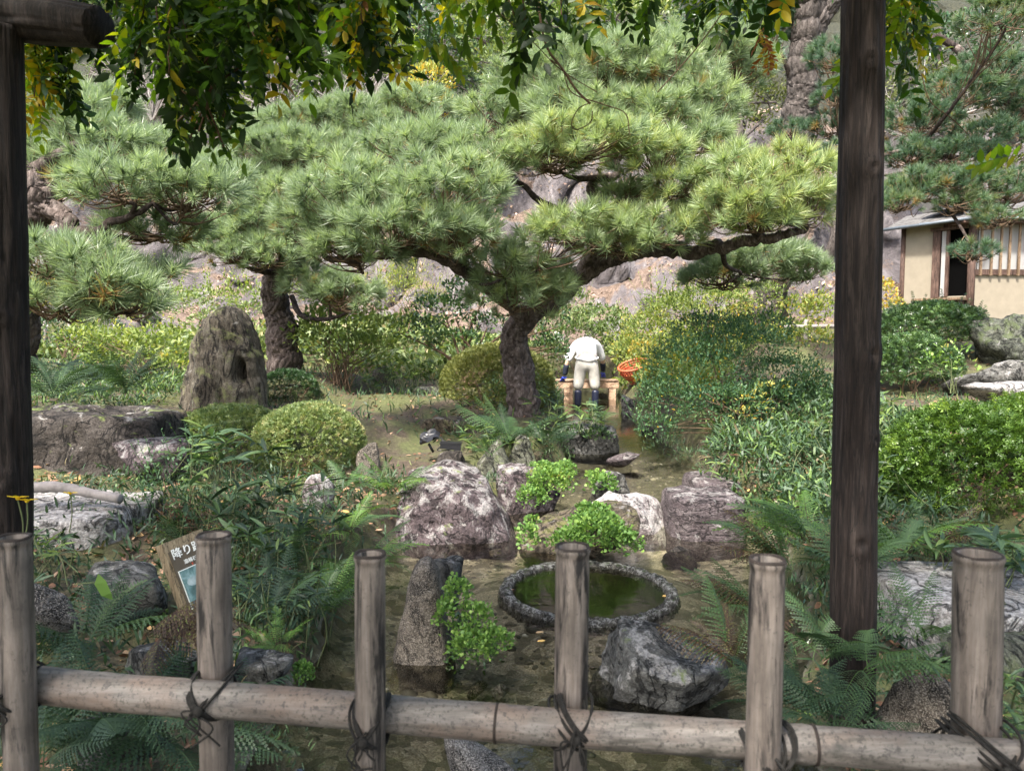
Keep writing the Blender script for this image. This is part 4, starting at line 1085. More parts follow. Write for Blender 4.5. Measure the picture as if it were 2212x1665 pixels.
shrub('feathery yellow shrub in front of the cliff', [(880, 640, 60, 36, 13), (830, 640, 50, 36, 13.2), (930, 660, 40, 26, 13), (860, 610, 40, 26, 13.2)], 'yellow', LANCE, .10, .45, 26, base=(880, 720, 13), tint=(.35, .85), spr=26, sprh=(.3, .7), spt=(.4, .9))
shrub('dark glossy camellia with bare forked trunk behind the domed bush', [(950, 680, 75, 40, 11), (1030, 640, 75, 45, 11.2), (900, 720, 55, 35, 11), (1060, 710, 50, 32, 11.2), (980, 740, 60, 26, 10.9), (1180, 690, 50, 42, 11.6), (1190, 760, 40, 40, 11.4)], 'dark', OVAL, .075, .48, 27, cat='camellia', name='camellia', base=(1010, 830, 11), nst=16, rad=.03, tint=(.2, 1.0), spr=6)
shrub('pale leafy thicket behind the person and the bench', [(1250, 740, 60, 50, 14.5), (1180, 790, 50, 50, 14), (1330, 740, 60, 60, 14.5), (1220, 700, 60, 36, 15), (1300, 700, 70, 40, 15), (1150, 740, 40, 50, 14.5)], 'box', OVAL, .08, .5, 28, base=(1260, 830, 14.5), tint=(.1, .8), spr=12)
shrub('yellow-green bush right of the bent person', [(1400, 730, 60, 56, 13), (1460, 690, 70, 46, 13), (1360, 770, 40, 36, 12.8), (1500, 740, 60, 50, 12.5)], 'yellow', OVAL, .07, .48, 29, base=(1420, 810, 12.8), tint=(.05, .8), spr=18)
shrub('yellow bush in sun before the tea house path', [(1620, 690, 70, 36, 13.5), (1710, 690, 70, 45, 13.2), (1780, 680, 50, 45, 13), (1570, 660, 50, 36, 13.8), (1740, 735, 60, 26, 12.5)], 'yellow', OVAL, .075, .48, 30, base=(1690, 755, 13), tint=(.15, .95), spr=16)
shrub('yellow sprig bush between the log pillar and the tea house', [(1930, 680, 30, 36, 14.2), (1910, 640, 25, 40, 14.4)], 'yellow', OVAL, .075, .5, 31, base=(1930, 730, 14), tint=(.6, 1))
shrub('wide blue-green bush clover drooping over the right bank of the stream', [(1500, 800, 110, 70, 7.9), (1600, 760, 110, 62, 8.2), (1450, 870, 75, 52, 7.7), (1560, 880, 100, 52, 7.5), (1690, 820, 85, 52, 8.0), (1650, 870, 90, 46, 7.7), (1750, 850, 70, 44, 7.9), (1420, 930, 46, 34, 7.5), (1530, 720, 90, 42, 8.6), (1660, 710, 60, 32, 8.8)], 'blue', OVAL, .040, .42, 32, cat='bush clover', name='bush_clover', base=(1590, 950, 7.6), nst=34, tint=(.1, .7), spr=16, sprh=(.15, .4), spt=(.3, .8), tmix=(.012, 1.0), wob=.4)
shrub('cluster of yellow leaves in the middle of the bush clover', [(1635, 885, 40, 44, 7.1), (1665, 845, 46, 26, 7.2), (1600, 900, 30, 20, 7.1)], 'yellow', OVAL, .042, .07, 33, base=(1640, 930, 7.2), nst=4, tint=(.6, 1), rad=.004)
def dome(label, blobs, mat, size, dens, seed, **kw):
    kw.setdefault('wob', .05); kw.setdefault('shell', (.93, 1.03))
    return shrub(label, blobs, mat, kw.pop('leaf', STAR), size, dens, seed, cat='clipped bush', name='clipped_bush', **kw)
dome('olive clipped dome bush behind the centre pine trunk', [(1075, 835, 122, 92, 9.6, .75)], 'olive', .026, .75, 41, base=(1075, 900, 9.5), tint=(.3, .9))
dome('small dark clipped bush at the foot of the dark-trunked pine', [(625, 840, 62, 42, 9.0)], 'dark', .028, .8, 42, base=(625, 880, 9), tint=(.1, .7), wob=.12)
dome('pale green clipped bush below the standing stone, left half of a pair', [(500, 948, 125, 74, 6.8, .5)], 'box', .026, .85, 43, base=(500, 1010, 6.8), tint=(.2, .9), wob=.08)
dome('rounded sunlit clipped bush at the right of the pair', [(668, 962, 118, 92, 6.5, .6)], 'box', .024, .9, 44, base=(665, 1040, 6.5), tint=(.3, .98))
shrub('upper dark green bush in front of the tea house', [(2010, 705, 108, 52, 9.9), (1950, 720, 60, 40, 9.7), (2080, 720, 60, 44, 9.8)], 'dark', STAR, .036, .75, 45, cat='bush', name='bush', base=(2010, 770, 9.8), tint=(.2, 1), spr=10, wob=.15, shell=(.88, 1.05))
shrub('lower bluish dark bush right of the log pillar', [(1965, 785, 92, 66, 8.8), (2030, 800, 50, 50, 8.7), (1900, 800, 60, 60, 8.8)], 'dark', STAR, .034, .75, 46, cat='bush', name='bush', base=(1965, 860, 8.7), tint=(.3, 1), wob=.15, shell=(.88, 1.05))
shrub('big bright azalea bush filling the right edge', [(2080, 1015, 165, 150, 5.2, .55), (2240, 1010, 130, 160, 5.2, .5), (1965, 1050, 75, 100, 5.2, .3), (2200, 910, 90, 50, 5.5)], 'azalea', STAR, .030, .85, 47, cat='azalea', name='azalea_bush', base=(2090, 1180, 5), tint=(.0, .6), spr=14, sprh=(.04, .10), spt=(.6, .85), wob=.07, shell=(.86, 1.03), nst=30)
shrub('pale young plant with tan and mint leaves in front of the lower dark bush', [(2010, 790, 34, 28, 6.9), (2060, 770, 34, 34, 6.8), (2090, 800, 24, 26, 6.8)], 'bright', OVAL, .05, .12, 48, cat='plant', name='young_plant', base=(2060, 850, 6.9), nst=8, tint=(.5, 1), rad=.004, stemmat='stem')
shrub('red-tinged yellow foliage beside the orange net', [(1420, 800, 40, 26, 11.5), (1390, 760, 30, 24, 12)], 'yellow', OVAL, .06, .5, 49, base=(1410, 840, 11.5), tint=(.4, 1))

shrub('airy small-leaved shrub among the bamboo grass in front of the clipped bushes', [(400, 1040, 80, 60, 5.0), (350, 1100, 70, 45, 4.7), (470, 1130, 80, 45, 4.5)], 'blue', OVAL, .035, .10, 61, base=(400, 1150, 4.7), nst=22, tint=(.1, .8), rad=.005, spr=14, sprh=(.1, .3), spt=(.2, .8), wob=.4)
shrub('pale feathery thicket in front of the cliff left of the stone', [(330, 640, 70, 30, 14.5), (450, 650, 70, 26, 15), (560, 650, 60, 30, 14.5), (700, 640, 70, 30, 14.5), (230, 670, 60, 26, 14)], 'yellow', OVAL, .08, .3, 62, base=(450, 700, 14.5), tint=(0, .6), spr=20, sprh=(.3, .7), spt=(.2, .7), wob=.5)
shrub('tall light green bush behind the domed bush and the centre trunk', [(1150, 650, 60, 40, 13), (1230, 660, 60, 36, 13.5), (1080, 640, 60, 40, 13)], 'box', OVAL, .07, .35, 63, base=(1150, 730, 13), tint=(.1, .9), spr=12, sprh=(.2, .5), wob=.5)
shrub('light yellow-green spray behind the bush clover', [(1520, 650, 90, 34, 11.5), (1620, 640, 80, 30, 11.8), (1440, 670, 60, 36, 11.5)], 'yellow', OVAL, .055, .3, 64, base=(1540, 740, 11.5), tint=(0, .65), spr=24, sprh=(.2, .5), spt=(.2, .7), wob=.5)
# ------------------------------------------------------------------ ferns, bamboo grass
def frond_mesh(seed, mat, tint, L=.42, droop=.5, pairs=20, wid=.24, curl=0):
    r_ = np.random.default_rng(seed)
    t = np.linspace(0, 1, 15)
    cx = L * (t * (1 - .12 * droop * t)); cz = L * (.30 * t - droop * .75 * t ** 2)
    mb = MB()
    C_ = np.stack([cx, t * 0, cz], 1)
    add_tube(mb, C_, np.linspace(.0022, .0006, 15), 3, False, tint=min(.95, tint + .2))
    for k in range(pairs):
        s = .14 + .86 * (k + .5) / pairs
        p = np.array([np.interp(s, t, cx), 0, np.interp(s, t, cz)])
        w_ = L * wid * math.sin(min(1, (s - .05) * 1.9) * 1.57) * (1 - s) ** .62 * 1.35
        for sg in (-1, 1):
            yaw = math.radians(68 - 22 * s + r_.normal(0, 4))
            d = np.array([math.cos(yaw), sg * math.sin(yaw), -.15 - .25 * curl]); d /= np.linalg.norm(d)
            n_ = 6
            q = np.linspace(0, 1, n_ + 1)
            up = np.array([-.1, 0, 1.0]); sid = norm(np.cross(d, up))
            hw = L * .020 * (1 - q) ** .6 + .0004
            a_ = p + d * (q * w_)[:, None] + np.array([0, 0, -1]) * (q ** 2 * w_ * .3)[:, None]
            saw = hw.copy()
            # serrated strip: every lobe its own little triangle each side of the midrib
            for g_ in range(n_):
                m0, m1 = a_[g_], a_[g_ + 1]
                for s2 in (-1, 1):
                    tip = (m0 * .25 + m1 * .75) + sid * s2 * hw[g_]
                    mb.add([m0, m1, tip], [[0, 1, 2]], tint + r_.normal(0, .05))
    return mb.mesh('frond', mat, shade=False)
FR = {}
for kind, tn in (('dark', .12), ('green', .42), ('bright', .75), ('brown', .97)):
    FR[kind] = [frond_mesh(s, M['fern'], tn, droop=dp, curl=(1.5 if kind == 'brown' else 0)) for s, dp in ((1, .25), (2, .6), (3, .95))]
def fern(label, px, py, D, nf, L, kind='green', seed=0, face=None, group='ferns', spread=1.0, mixk=None, zofs=0, tilt=(.25, 1.0)):
    r_ = np.random.default_rng(seed + 900)
    p0 = P(px, py, D)
    p0[2] += zofs
    root = thing('fern', label, 'fern', p0, group)
    for k in range(nf):
        az = r_.uniform(0, 6.28) if face is None else math.radians(face) + r_.normal(0, .8) * spread
        el = r_.uniform(*tilt)
        d = np.array([[math.cos(az) * math.cos(el), math.sin(az) * math.cos(el), math.sin(el)]])
        R = frames(d, np.array([r_.normal(0, .25)]))[0]
        kk = kind if not mixk or r_.random() > mixk[0] else mixk[1]
        me = FR[kk][min(2, int(r_.integers(0, 3)))]
        place('frond', me, root, p0 + np.array([r_.normal(0, .02), r_.normal(0, .02), 0]), R, L / .42 * r_.uniform(.75, 1.15))
    return root
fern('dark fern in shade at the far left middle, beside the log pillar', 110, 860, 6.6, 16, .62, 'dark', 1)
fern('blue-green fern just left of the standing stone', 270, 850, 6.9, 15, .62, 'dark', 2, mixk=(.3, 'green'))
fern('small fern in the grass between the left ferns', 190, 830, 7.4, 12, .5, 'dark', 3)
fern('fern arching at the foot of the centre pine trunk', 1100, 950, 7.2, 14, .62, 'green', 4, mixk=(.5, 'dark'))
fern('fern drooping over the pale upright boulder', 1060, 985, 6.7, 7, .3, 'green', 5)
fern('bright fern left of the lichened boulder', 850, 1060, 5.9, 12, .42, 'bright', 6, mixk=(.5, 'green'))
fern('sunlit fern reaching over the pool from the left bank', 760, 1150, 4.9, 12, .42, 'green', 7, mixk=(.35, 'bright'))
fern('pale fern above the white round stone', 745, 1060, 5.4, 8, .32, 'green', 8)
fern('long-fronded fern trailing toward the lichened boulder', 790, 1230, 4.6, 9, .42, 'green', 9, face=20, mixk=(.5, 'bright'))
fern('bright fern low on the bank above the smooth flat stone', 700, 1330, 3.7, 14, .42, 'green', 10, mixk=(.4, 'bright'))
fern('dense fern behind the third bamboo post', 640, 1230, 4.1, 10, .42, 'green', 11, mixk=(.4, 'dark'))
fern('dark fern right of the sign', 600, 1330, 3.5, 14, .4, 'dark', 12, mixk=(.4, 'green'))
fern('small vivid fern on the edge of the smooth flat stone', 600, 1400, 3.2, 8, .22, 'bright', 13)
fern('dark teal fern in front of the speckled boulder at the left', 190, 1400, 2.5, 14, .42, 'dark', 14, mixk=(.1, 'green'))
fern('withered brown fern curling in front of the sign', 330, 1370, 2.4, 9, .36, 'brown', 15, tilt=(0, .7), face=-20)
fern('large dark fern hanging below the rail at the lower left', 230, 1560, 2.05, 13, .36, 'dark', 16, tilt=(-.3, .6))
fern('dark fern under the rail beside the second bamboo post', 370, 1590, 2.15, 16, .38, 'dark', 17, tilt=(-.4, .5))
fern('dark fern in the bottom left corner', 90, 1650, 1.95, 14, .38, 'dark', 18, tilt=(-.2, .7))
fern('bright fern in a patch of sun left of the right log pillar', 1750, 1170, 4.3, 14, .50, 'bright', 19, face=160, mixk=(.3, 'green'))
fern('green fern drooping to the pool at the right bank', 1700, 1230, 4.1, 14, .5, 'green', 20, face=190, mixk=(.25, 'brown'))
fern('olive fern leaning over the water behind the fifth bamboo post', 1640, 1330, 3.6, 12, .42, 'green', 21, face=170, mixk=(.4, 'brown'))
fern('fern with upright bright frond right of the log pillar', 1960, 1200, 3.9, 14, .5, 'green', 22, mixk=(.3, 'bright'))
fern('brown-tipped fern at the foot of the azalea', 2010, 1180, 4.2, 10, .42, 'green', 23, mixk=(.5, 'brown'))
fern('pale-fronded fern in front of the log pillar foot', 1870, 1450, 2.4, 9, .30, 'green', 24, tilt=(.1, .9))
fern('dark fern spreading left of the log pillar foot', 1780, 1430, 2.6, 10, .34, 'dark', 25, mixk=(.3, 'green'))
fern('low dark fern beneath the log pillar', 1800, 1570, 2.2, 16, .30, 'dark', 26, tilt=(0, .6))
fern('fern fringe on the right end of the angular grey rock', 1590, 1440, 2.9, 14, .34, 'green', 27, mixk=(.4, 'brown'))
fern('dark fern behind the fifth bamboo post above the rail', 1700, 1540, 2.4, 14, .32, 'dark', 28)
fern('slim fern over the left corner of the pale slab', 1980, 1380, 2.9, 9, .32, 'green', 29)
fern('fern on the shaded bank behind the right log pillar', 1830, 1250, 3.7, 14, .42, 'green', 30, mixk=(.3, 'dark'))
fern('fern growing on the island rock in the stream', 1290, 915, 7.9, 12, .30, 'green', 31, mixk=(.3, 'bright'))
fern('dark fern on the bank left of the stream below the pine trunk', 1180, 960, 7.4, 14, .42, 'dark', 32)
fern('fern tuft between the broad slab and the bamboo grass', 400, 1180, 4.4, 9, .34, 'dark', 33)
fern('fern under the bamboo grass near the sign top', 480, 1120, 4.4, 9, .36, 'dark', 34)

def sasa_leaf(seed, tint):
    r_ = np.random.default_rng(seed)
    n = 7; q = np.linspace(0, 1, n)
    w_ = .075 * np.sin(np.clip(q * 1.12 + .08, 0, 1) * math.pi) ** .7 * (1 - .25 * q); w_[-1] = 0
    z = .12 * q - .42 * q ** 2
    V = np.vstack([np.stack([q, -w_, z + w_ * .35], 1), np.stack([q, q * 0, z], 1), np.stack([q, w_, z + w_ * .35], 1)])
    Q = []
    for k in range(n - 1):
        Q += [[k, k + 1, n + k + 1, n + k], [n + k, n + k + 1, 2 * n + k + 1, 2 * n + k]]
    return V, np.array(Q)
SV, SQ = sasa_leaf(1, .5)
SL = [MB().add(SV, SQ, t_).mesh('leaf', M['sasa'], shade=True) for t_ in (.02, .2, .4, .6, .88)]
def sasa(label, blobs, n, L, seed, fan=4, tint=(0, 4), group='clumps of bamboo grass', hgt=.35):
    """broad-leaved bamboo grass: canes with a fan of long leaves at the tip"""
    r_ = np.random.default_rng(seed)
    p0 = P(blobs[0][0], blobs[0][1] + blobs[0][3], blobs[0][4])
    root = thing('bamboo_grass', label, 'bamboo grass', p0, group)
    st = MB(); cnt = 0
    for k in range(n):
        bl = blobs[r_.integers(len(blobs))]
        a_, rr = r_.random() * 6.28, math.sqrt(r_.random())
        tip = P(bl[0] + math.cos(a_) * rr * bl[2], bl[1] + math.sin(a_) * rr * bl[3], bl[4] + r_.uniform(-.3, .3))
        foot = tip + np.array([r_.normal(0, .08), r_.normal(0, .08), -hgt * r_.uniform(.7, 1.2)])
        add_tube(st, smooth([foot, (foot + tip) / 2 + r_.normal(0, .02, 3), tip], 4), np.linspace(.0035, .002, 9), 5, False)
        for q in range(fan):
            az = r_.random() * 6.28
            d = norm(np.array([[math.cos(az), math.sin(az), r_.uniform(-.1, .9)]]))
            ti = int(r_.integers(tint[0], tint[1] + 1)) if r_.random() < .9 else 4
            if cnt < 300:
                place('leaf', SL[ti], root, tip + r_.normal(0, .008, 3), frames(d, np.array([r_.normal(0, .5)]))[0], L * r_.uniform(.6, 1.15))
                cnt += 1
    build(st, 'canes', M['stem'], root)['kind'] = 'stuff'
    return root
sasa('large clump of dark glossy bamboo grass in front of the clipped bushes', [(560, 1020, 150, 80, 4.7), (470, 1080, 110, 60, 4.5), (600, 1100, 110, 60, 4.5), (440, 970, 70, 40, 4.9)], 74, .21, 1, tint=(0, 3))
sasa('bamboo grass spilling over the left bank behind the third bamboo post', [(640, 1180, 100, 80, 4.2), (540, 1200, 90, 70, 4.0)], 60, .17, 2, tint=(0, 3))
sasa('sparse narrow-leaved bamboo grass beside the sign', [(560, 1310, 70, 70, 3.5), (650, 1290, 70, 60, 3.6)], 60, .11, 3, tint=(0, 3))
sasa('bamboo grass around the foot of the centre pine', [(1110, 930, 80, 40, 7.6), (1180, 900, 40, 50, 8.0), (1050, 950, 60, 30, 7.3)], 74, .18, 4, tint=(0, 4))
sasa('leafy plant with long leaves on the island rock', [(1265, 890, 36, 26, 7.9)], 16, .17, 5, tint=(2, 4), hgt=.15, group='clumps of bamboo grass')
sasa('low pale bamboo grass left of the domed bush', [(880, 800, 60, 25, 10.5), (830, 820, 50, 20, 10)], 60, .16, 6, tint=(2, 4), hgt=.2)
sasa('mint bamboo grass on the slope above the flat slab', [(1640, 1000, 80, 36, 6.8), (1570, 1010, 60, 30, 6.7), (1680, 960, 70, 30, 7.1)], 74, .15, 7, tint=(1, 4), hgt=.2)
sasa('bamboo grass covering the slope left of the right log pillar', [(1740, 1000, 60, 60, 6.0), (1770, 1080, 50, 60, 5.5), (1700, 1070, 50, 36, 5.8), (1790, 930, 40, 40, 6.3)], 74, .14, 8, tint=(1, 4), hgt=.2)
sasa('bamboo grass between the log pillar and the azalea', [(1910, 930, 30, 50, 6.0), (1920, 1050, 30, 70, 5.0), (1930, 880, 40, 20, 6.6)], 50, .14, 9, tint=(1, 4), hgt=.2)
sasa('grassy long-leaved clump at the foot of the azalea', [(2090, 1180, 80, 30, 4.0), (2180, 1190, 40, 36, 3.7)], 44, .2, 10, tint=(1, 3), hgt=.12)
sasa('yellow-green shrubby bamboo grass at the left edge by the flowers', [(30, 1130, 50, 40, 3.6), (90, 1180, 60, 30, 3.8)], 40, .12, 11, tint=(1, 4), hgt=.15)
sasa('leafy stems at the bottom right corner', [(2190, 1480, 40, 50, 2.1), (2200, 1560, 40, 40, 2.0)], 30, .08, 12, tint=(1, 3), hgt=.15)
sasa('dry tangle of bamboo grass in front of the domed bush', [(990, 900, 60, 36, 8.6), (1190, 860, 30, 40, 9.0)], 50, .13, 13, tint=(0, 4), hgt=.2)

# small ground plants as clumps
def clump(label, blobs, size, dens, seed, leaf=FAN, mat='bright', tint=(.2, .85), cat='maidenhair fern', name='maidenhair_fern', **kw):
    r_ = np.random.default_rng(seed)
    p0 = P(blobs[0][0], blobs[0][1] + blobs[0][3], blobs[0][4])
    mb = cloud(MB(), blobs, leaf, size, dens, r_, tint=tint, wob=.35, up=.5, shell=(.55, 1.08), **kw)
    o = thing(name, label, cat, p0)
    build(mb, 'leaves', M[mat], o, shade=False)['kind'] = 'stuff'
    return o
clump('bright maidenhair fern cascading off the dark purple rock at the head of the pool', [(1190, 1045, 52, 34, 6.05), (1215, 1020, 34, 22, 6.2), (1150, 1075, 36, 26, 5.95), (1170, 1015, 30, 16, 6.3)], .026, .6, 1)
clump('bright maidenhair fern carpeting the right side of the mossy rock', [(1290, 1150, 72, 44, 5.05), (1340, 1175, 46, 34, 5.05), (1280, 1110, 40, 24, 5.2), (1230, 1170, 46, 30, 5.0)], .026, .6, 2)
clump('small maidenhair tuft at the left foot of the mossy rock', [(1140, 1165, 24, 34, 5.1), (1150, 1130, 16, 16, 5.2)], .030, .45, 3)
clump('maidenhair fern on the left side of the grey rock in the stream', [(1300, 1050, 34, 24, 6.3), (1285, 1030, 22, 14, 6.4)], .034, .5, 4)
clump('trailing maidenhair and ivy down the right side of the tall rounded stone', [(990, 1290, 32, 45, 3.5), (1030, 1340, 38, 40, 3.45), (1070, 1390, 45, 32, 3.4), (1020, 1400, 56, 42, 3.4), (960, 1340, 24, 50, 3.45)], .020, .5, 5)
clump('dark leafy underside of the trailing plants by the tall rounded stone', [(1020, 1420, 62, 34, 3.5), (1000, 1370, 45, 40, 3.6)], .026, .5, 6, leaf=OVAL, mat='dark', tint=(.1, .9), cat='ivy', name='ivy')
clump('vivid green moss cushion on the end of the smooth flat stone', [(655, 1455, 22, 28, 2.95)], .012, .9, 7, mat='bright', tint=(.1, .6), cat='moss', name='moss_cushion')
clump('dark leaves round the island rock in the stream', [(1290, 940, 34, 20, 8.0), (1240, 935, 24, 16, 8.0)], .04, .6, 8, leaf=OVAL, mat='dark', tint=(.2, 1), cat='plant', name='leafy_plant')
clump('grassy tuft on the boulder beside the dark purple rock', [(1065, 1045, 24, 24, 6.1)], .05, .5, 9, leaf=LANCE, mat='sasa', tint=(.1, .5), cat='grass tuft', name='grass_tuft')
clump('ivy on the dark bank below the third bamboo post', [(590, 1640, 90, 50, 2.3), (540, 1600, 60, 40, 2.3)], .03, .3, 10, leaf=LANCE, mat='sasa', tint=(0, .7), cat='grass tuft', name='grass_tuft')
clump('leafy undergrowth in deep shade between the sign and the pool', [(620, 1380, 80, 30, 3.5), (520, 1370, 60, 40, 3.3), (700, 1260, 60, 50, 4.2), (480, 1240, 90, 50, 4.0)], .05, .3, 11, leaf=LANCE, mat='dark', tint=(.1, 1), cat='undergrowth', name='undergrowth')
clump('dense undergrowth under the right ferns beside the pillar', [(1730, 1320, 70, 60, 3.3), (1760, 1420, 70, 60, 2.9), (1880, 1330, 60, 60, 3.2), (1700, 1480, 60, 40, 2.7), (1900, 1230, 60, 50, 3.9)], .045, .28, 12, leaf=LANCE, mat='dark', tint=(.1, 1), cat='undergrowth', name='undergrowth')
clump('dark creeping plants along the right waterline under the bush clover', [(1440, 970, 50, 26, 8.0), (1500, 990, 50, 22, 7.4), (1540, 1010, 40, 16, 7.0)], .05, .5, 13, leaf=LANCE, mat='sasa', tint=(0, .6), cat='undergrowth', name='undergrowth')
clump('dark undergrowth along the stream bank below the pine trunk', [(1160, 960, 60, 30, 7.5), (1200, 990, 40, 26, 7.3), (1030, 930, 60, 20, 7.9)], .05, .45, 14, leaf=LANCE, mat='dark', tint=(.1, 1), cat='undergrowth', name='undergrowth')
clump('grassy undergrowth around the massive dark rock at the left', [(330, 1060, 70, 26, 5.4), (120, 1050, 90, 20, 5.4), (250, 1040, 60, 20, 5.5)], .06, .3, 15, leaf=LANCE, mat='sasa', tint=(0, .6), cat='undergrowth', name='undergrowth')

# carpets of long-leaved ground plants on the slopes
def carpet(label, poly, n, size, seed, mat='sasa', leaf=LANCE, tint=(.05, .75), h=.14, cat='ground cover', name='ground_cover', up=.7):
    r_ = np.random.default_rng(seed)
    poly = np.array(poly, float); lo, hi = poly.min(0), poly.max(0)
    p = r_.uniform(lo, hi, (n, 2))
    ins = np.zeros(n, bool)
    for (ax, ay), (bx_, by_) in zip(poly, np.roll(poly, -1, 0)):
        ins ^= ((ay > p[:, 1]) != (by_ > p[:, 1])) & (p[:, 0] < (bx_ - ax) * (p[:, 1] - ay) / (by_ - ay + 1e-12) + ax)
    p = p[ins]
    p = p[sdist(p[:, 0], p[:, 1]) > .02]
    bumpy = fbm(np.stack([p[:, 0] * 2.2, p[:, 1] * 2.2, p[:, 0] * 0], 1), 3, seed)
    z = ground_z(p[:, 0], p[:, 1]) + r_.random(len(p)) * h * (bumpy * 2.2)
    d = norm(r_.normal(size=(len(p), 3)) * .75 + np.array([0, -.15, up]))
    t = r_.uniform(*tint, len(p)) + (bumpy - .5) * .5
    t = np.where(r_.random(len(p)) < .04, 1.0, t)
    mb = MB(); inst(mb, leaf[0], leaf[1], np.stack([p[:, 0], p[:, 1], z], 1), frames(d, r_.normal(0, .7, len(p))), size * r_.uniform(.6, 1.2, len(p)), np.clip(t, 0, 1))
    tag(build(mb, name, M[mat], shade=False), label, cat, kind='stuff')
carpet('mint-green bamboo grass carpeting the slope between the stream and the log pillar', [(1.75, 5.9), (2.1, 7.6), (2.6, 8.6), (3.6, 8.6), (3.9, 6.5), (3.4, 5.2), (2.1, 5.0)], 15000, .13, 1)
carpet('leafy ground plants along the left bank under the ferns', [(-3.4, 3.4), (-3.4, 5.4), (-1.0, 6.3), (-.8, 5.6), (-1.0, 4.6), (-.95, 3.4), (-1.0, 2.4), (-1.6, 2.4)], 5500, .09, 2, tint=(0, .5))
carpet('low plants over the shaded right bank near the pillar', [(1.2, 2.4), (1.6, 3.6), (1.9, 4.6), (2.1, 5.2), (3.4, 5.2), (3.0, 4.3), (2.2, 3.9), (1.7, 2.4)], 7000, .08, 3, tint=(0, .55))
carpet('green plants beyond the pines in front of the cliff', [(-9, 11.5), (-9, 16), (0.4, 17.5), (0.4, 13), (-2, 11.5)], 14000, .16, 4, mat='box', leaf=OVAL, tint=(.1, .9), h=.35)
carpet('yellowish undergrowth beyond the bush clover toward the tea house', [(2.0, 9.5), (2.1, 17), (6, 17), (5.2, 12.6), (3.6, 12.0), (3.0, 9.5)], 12000, .12, 5, mat='yellow', leaf=OVAL, tint=(0, .7), h=.35)
carpet('grass along the left edge of the stream below the footbridge', [(-.2, 8.9), (-.6, 12), (.7, 13), (.75, 9.5)], 5000, .11, 6, tint=(.1, .9), h=.15)
carpet('low grassy plants left of the standing stone', [(-6.5, 7.2), (-6.5, 11), (-3.8, 11), (-3.9, 7.2)], 8000, .10, 7, tint=(.1, .9), h=.12)

# grass and moss tufts, litter over the land
rng = np.random.default_rng(21)
def scatter_ground(n, xr, yr, cond=None):
    x_ = rng.uniform(*xr, n); y_ = rng.uniform(*yr, n)
    d_ = sdist(x_, y_); ok = d_ > .12
    if cond is not None: ok &= cond(x_, y_)
    x_, y_ = x_[ok], y_[ok]
    return np.stack([x_, y_, ground_z(x_, y_)], 1)
pts = np.vstack([scatter_ground(16000, (-7, 7), (5.5, 14), lambda x, y: fbm(np.stack([x, y, x * 0], 1) * 1.1, 3, 2) > .44), scatter_ground(2500, (-3.5, 3.5), (2.0, 5.5))])
d = norm(rng.normal(size=(len(pts), 3)) * .5 + np.array([0, 0, .8]))
mb = MB(); inst(mb, LANCE[0] * np.array([1, .8, 1]), LANCE[1], pts, frames(d, rng.random(len(pts)) * 6.28), rng.uniform(.05, .15, len(pts)), np.clip(rng.normal(.4, .3, len(pts)), 0, 1))
tag(build(mb, 'ground_cover', M['sasa'], shade=False), 'short grass and small plants over the garden ground', 'ground cover', kind='stuff')
pts = np.vstack([scatter_ground(9000, (-4, 4), (1.8, 6.5)), scatter_ground(5000, (-7, 7), (6, 14))])
d = norm(rng.normal(size=(len(pts), 3)) * np.array([1, 1, .25]))
mb = MB(); inst(mb, OVAL[0], OVAL[1], pts + np.array([0, 0, .012]), frames(d, rng.normal(0, .5, len(pts))), rng.uniform(.03, .075, len(pts)), rng.random(len(pts)) ** 1.4)
tag(build(mb, 'leaf_litter', M['litter'], shade=False), 'brown fallen leaves scattered over the banks', 'fallen leaves', kind='stuff')
# ------------------------------------------------------------------ tea house
def wl(px, py, D): return P(px, py, D)
M['plaster'] = plain('ochre_plaster', (.235, .205, .155), .9, 6, .10, .2, .05)
M['hwood'] = wood_mat('dark_house_timber', (.05, .03, .022), (.10, .06, .045), (.17, .11, .085), (10, 10, 1))
M['lath'] = wood_mat('light_bamboo_slats', (.13, .085, .05), (.22, .15, .09), (.31, .22, .145), (10, 10, 1.5))
M['paper'] = plain('white_shoji_paper', (.30, .295, .285), .8, 8, .05)
M['painted_dark'] = plain('painted_room_darkness', (.003, .003, .003), 1.0, 20, .1, 0.0)  # near-black colour that paints in the darkness of the room
M['shingle'] = plain('weathered_grey_shingles', (.11, .105, .10), .9, 14, .4)
M['gutter'] = plain('dark_metal_gutter', (.10, .12, .14), .5, 10, .2, .5)
D0 = 15.0
A0 = P(2092, 722, D0); zb = P(2092, 712, D0)[2] - .35; zt = P(2092, 478, D0)[2]
B0 = P(1944, 722, 16.1)                       # far corner of the side wall
ex = np.array([1.0, .04, 0]); ex /= np.linalg.norm(ex)
es = B0 - A0; es[2] = 0; Ls = np.linalg.norm(es); es /= Ls
house = thing('tea_house', 'small ochre-walled tea house with an open dark doorway and a slatted paper window', 'tea house', (A0[0], A0[1], zb))
def wbox(mb, o, e, s0, s1, z0, z1, t0, t1):
    """box along direction e from s0..s1, z0..z1, offset t0..t1 towards outside"""
    nrm = np.array([e[1], -e[0], 0]) if e is ex else np.array([-e[1], e[0], 0])
    c = o * np.array([1, 1, 0]) + e * (s0 + s1) / 2 + nrm * (t0 + t1) / 2 + np.array([0, 0, (z0 + z1) / 2])
    R = np.stack([e, nrm, [0, 0, 1]], 1)
    add_box(mb, c, (s1 - s0, abs(t1 - t0), z1 - z0), R=R)
def hpart(name, mat, boxes, label=None, kind=None, par=None):
    mb = MB()
    for b_ in boxes: wbox(mb, *b_)
    o = build(mb, name, M[mat], par or house, shade=False)
    if label: o['label'] = label
    if kind: o['kind'] = kind
    return o
def zpx(py): return P(2092, py, D0)[2]
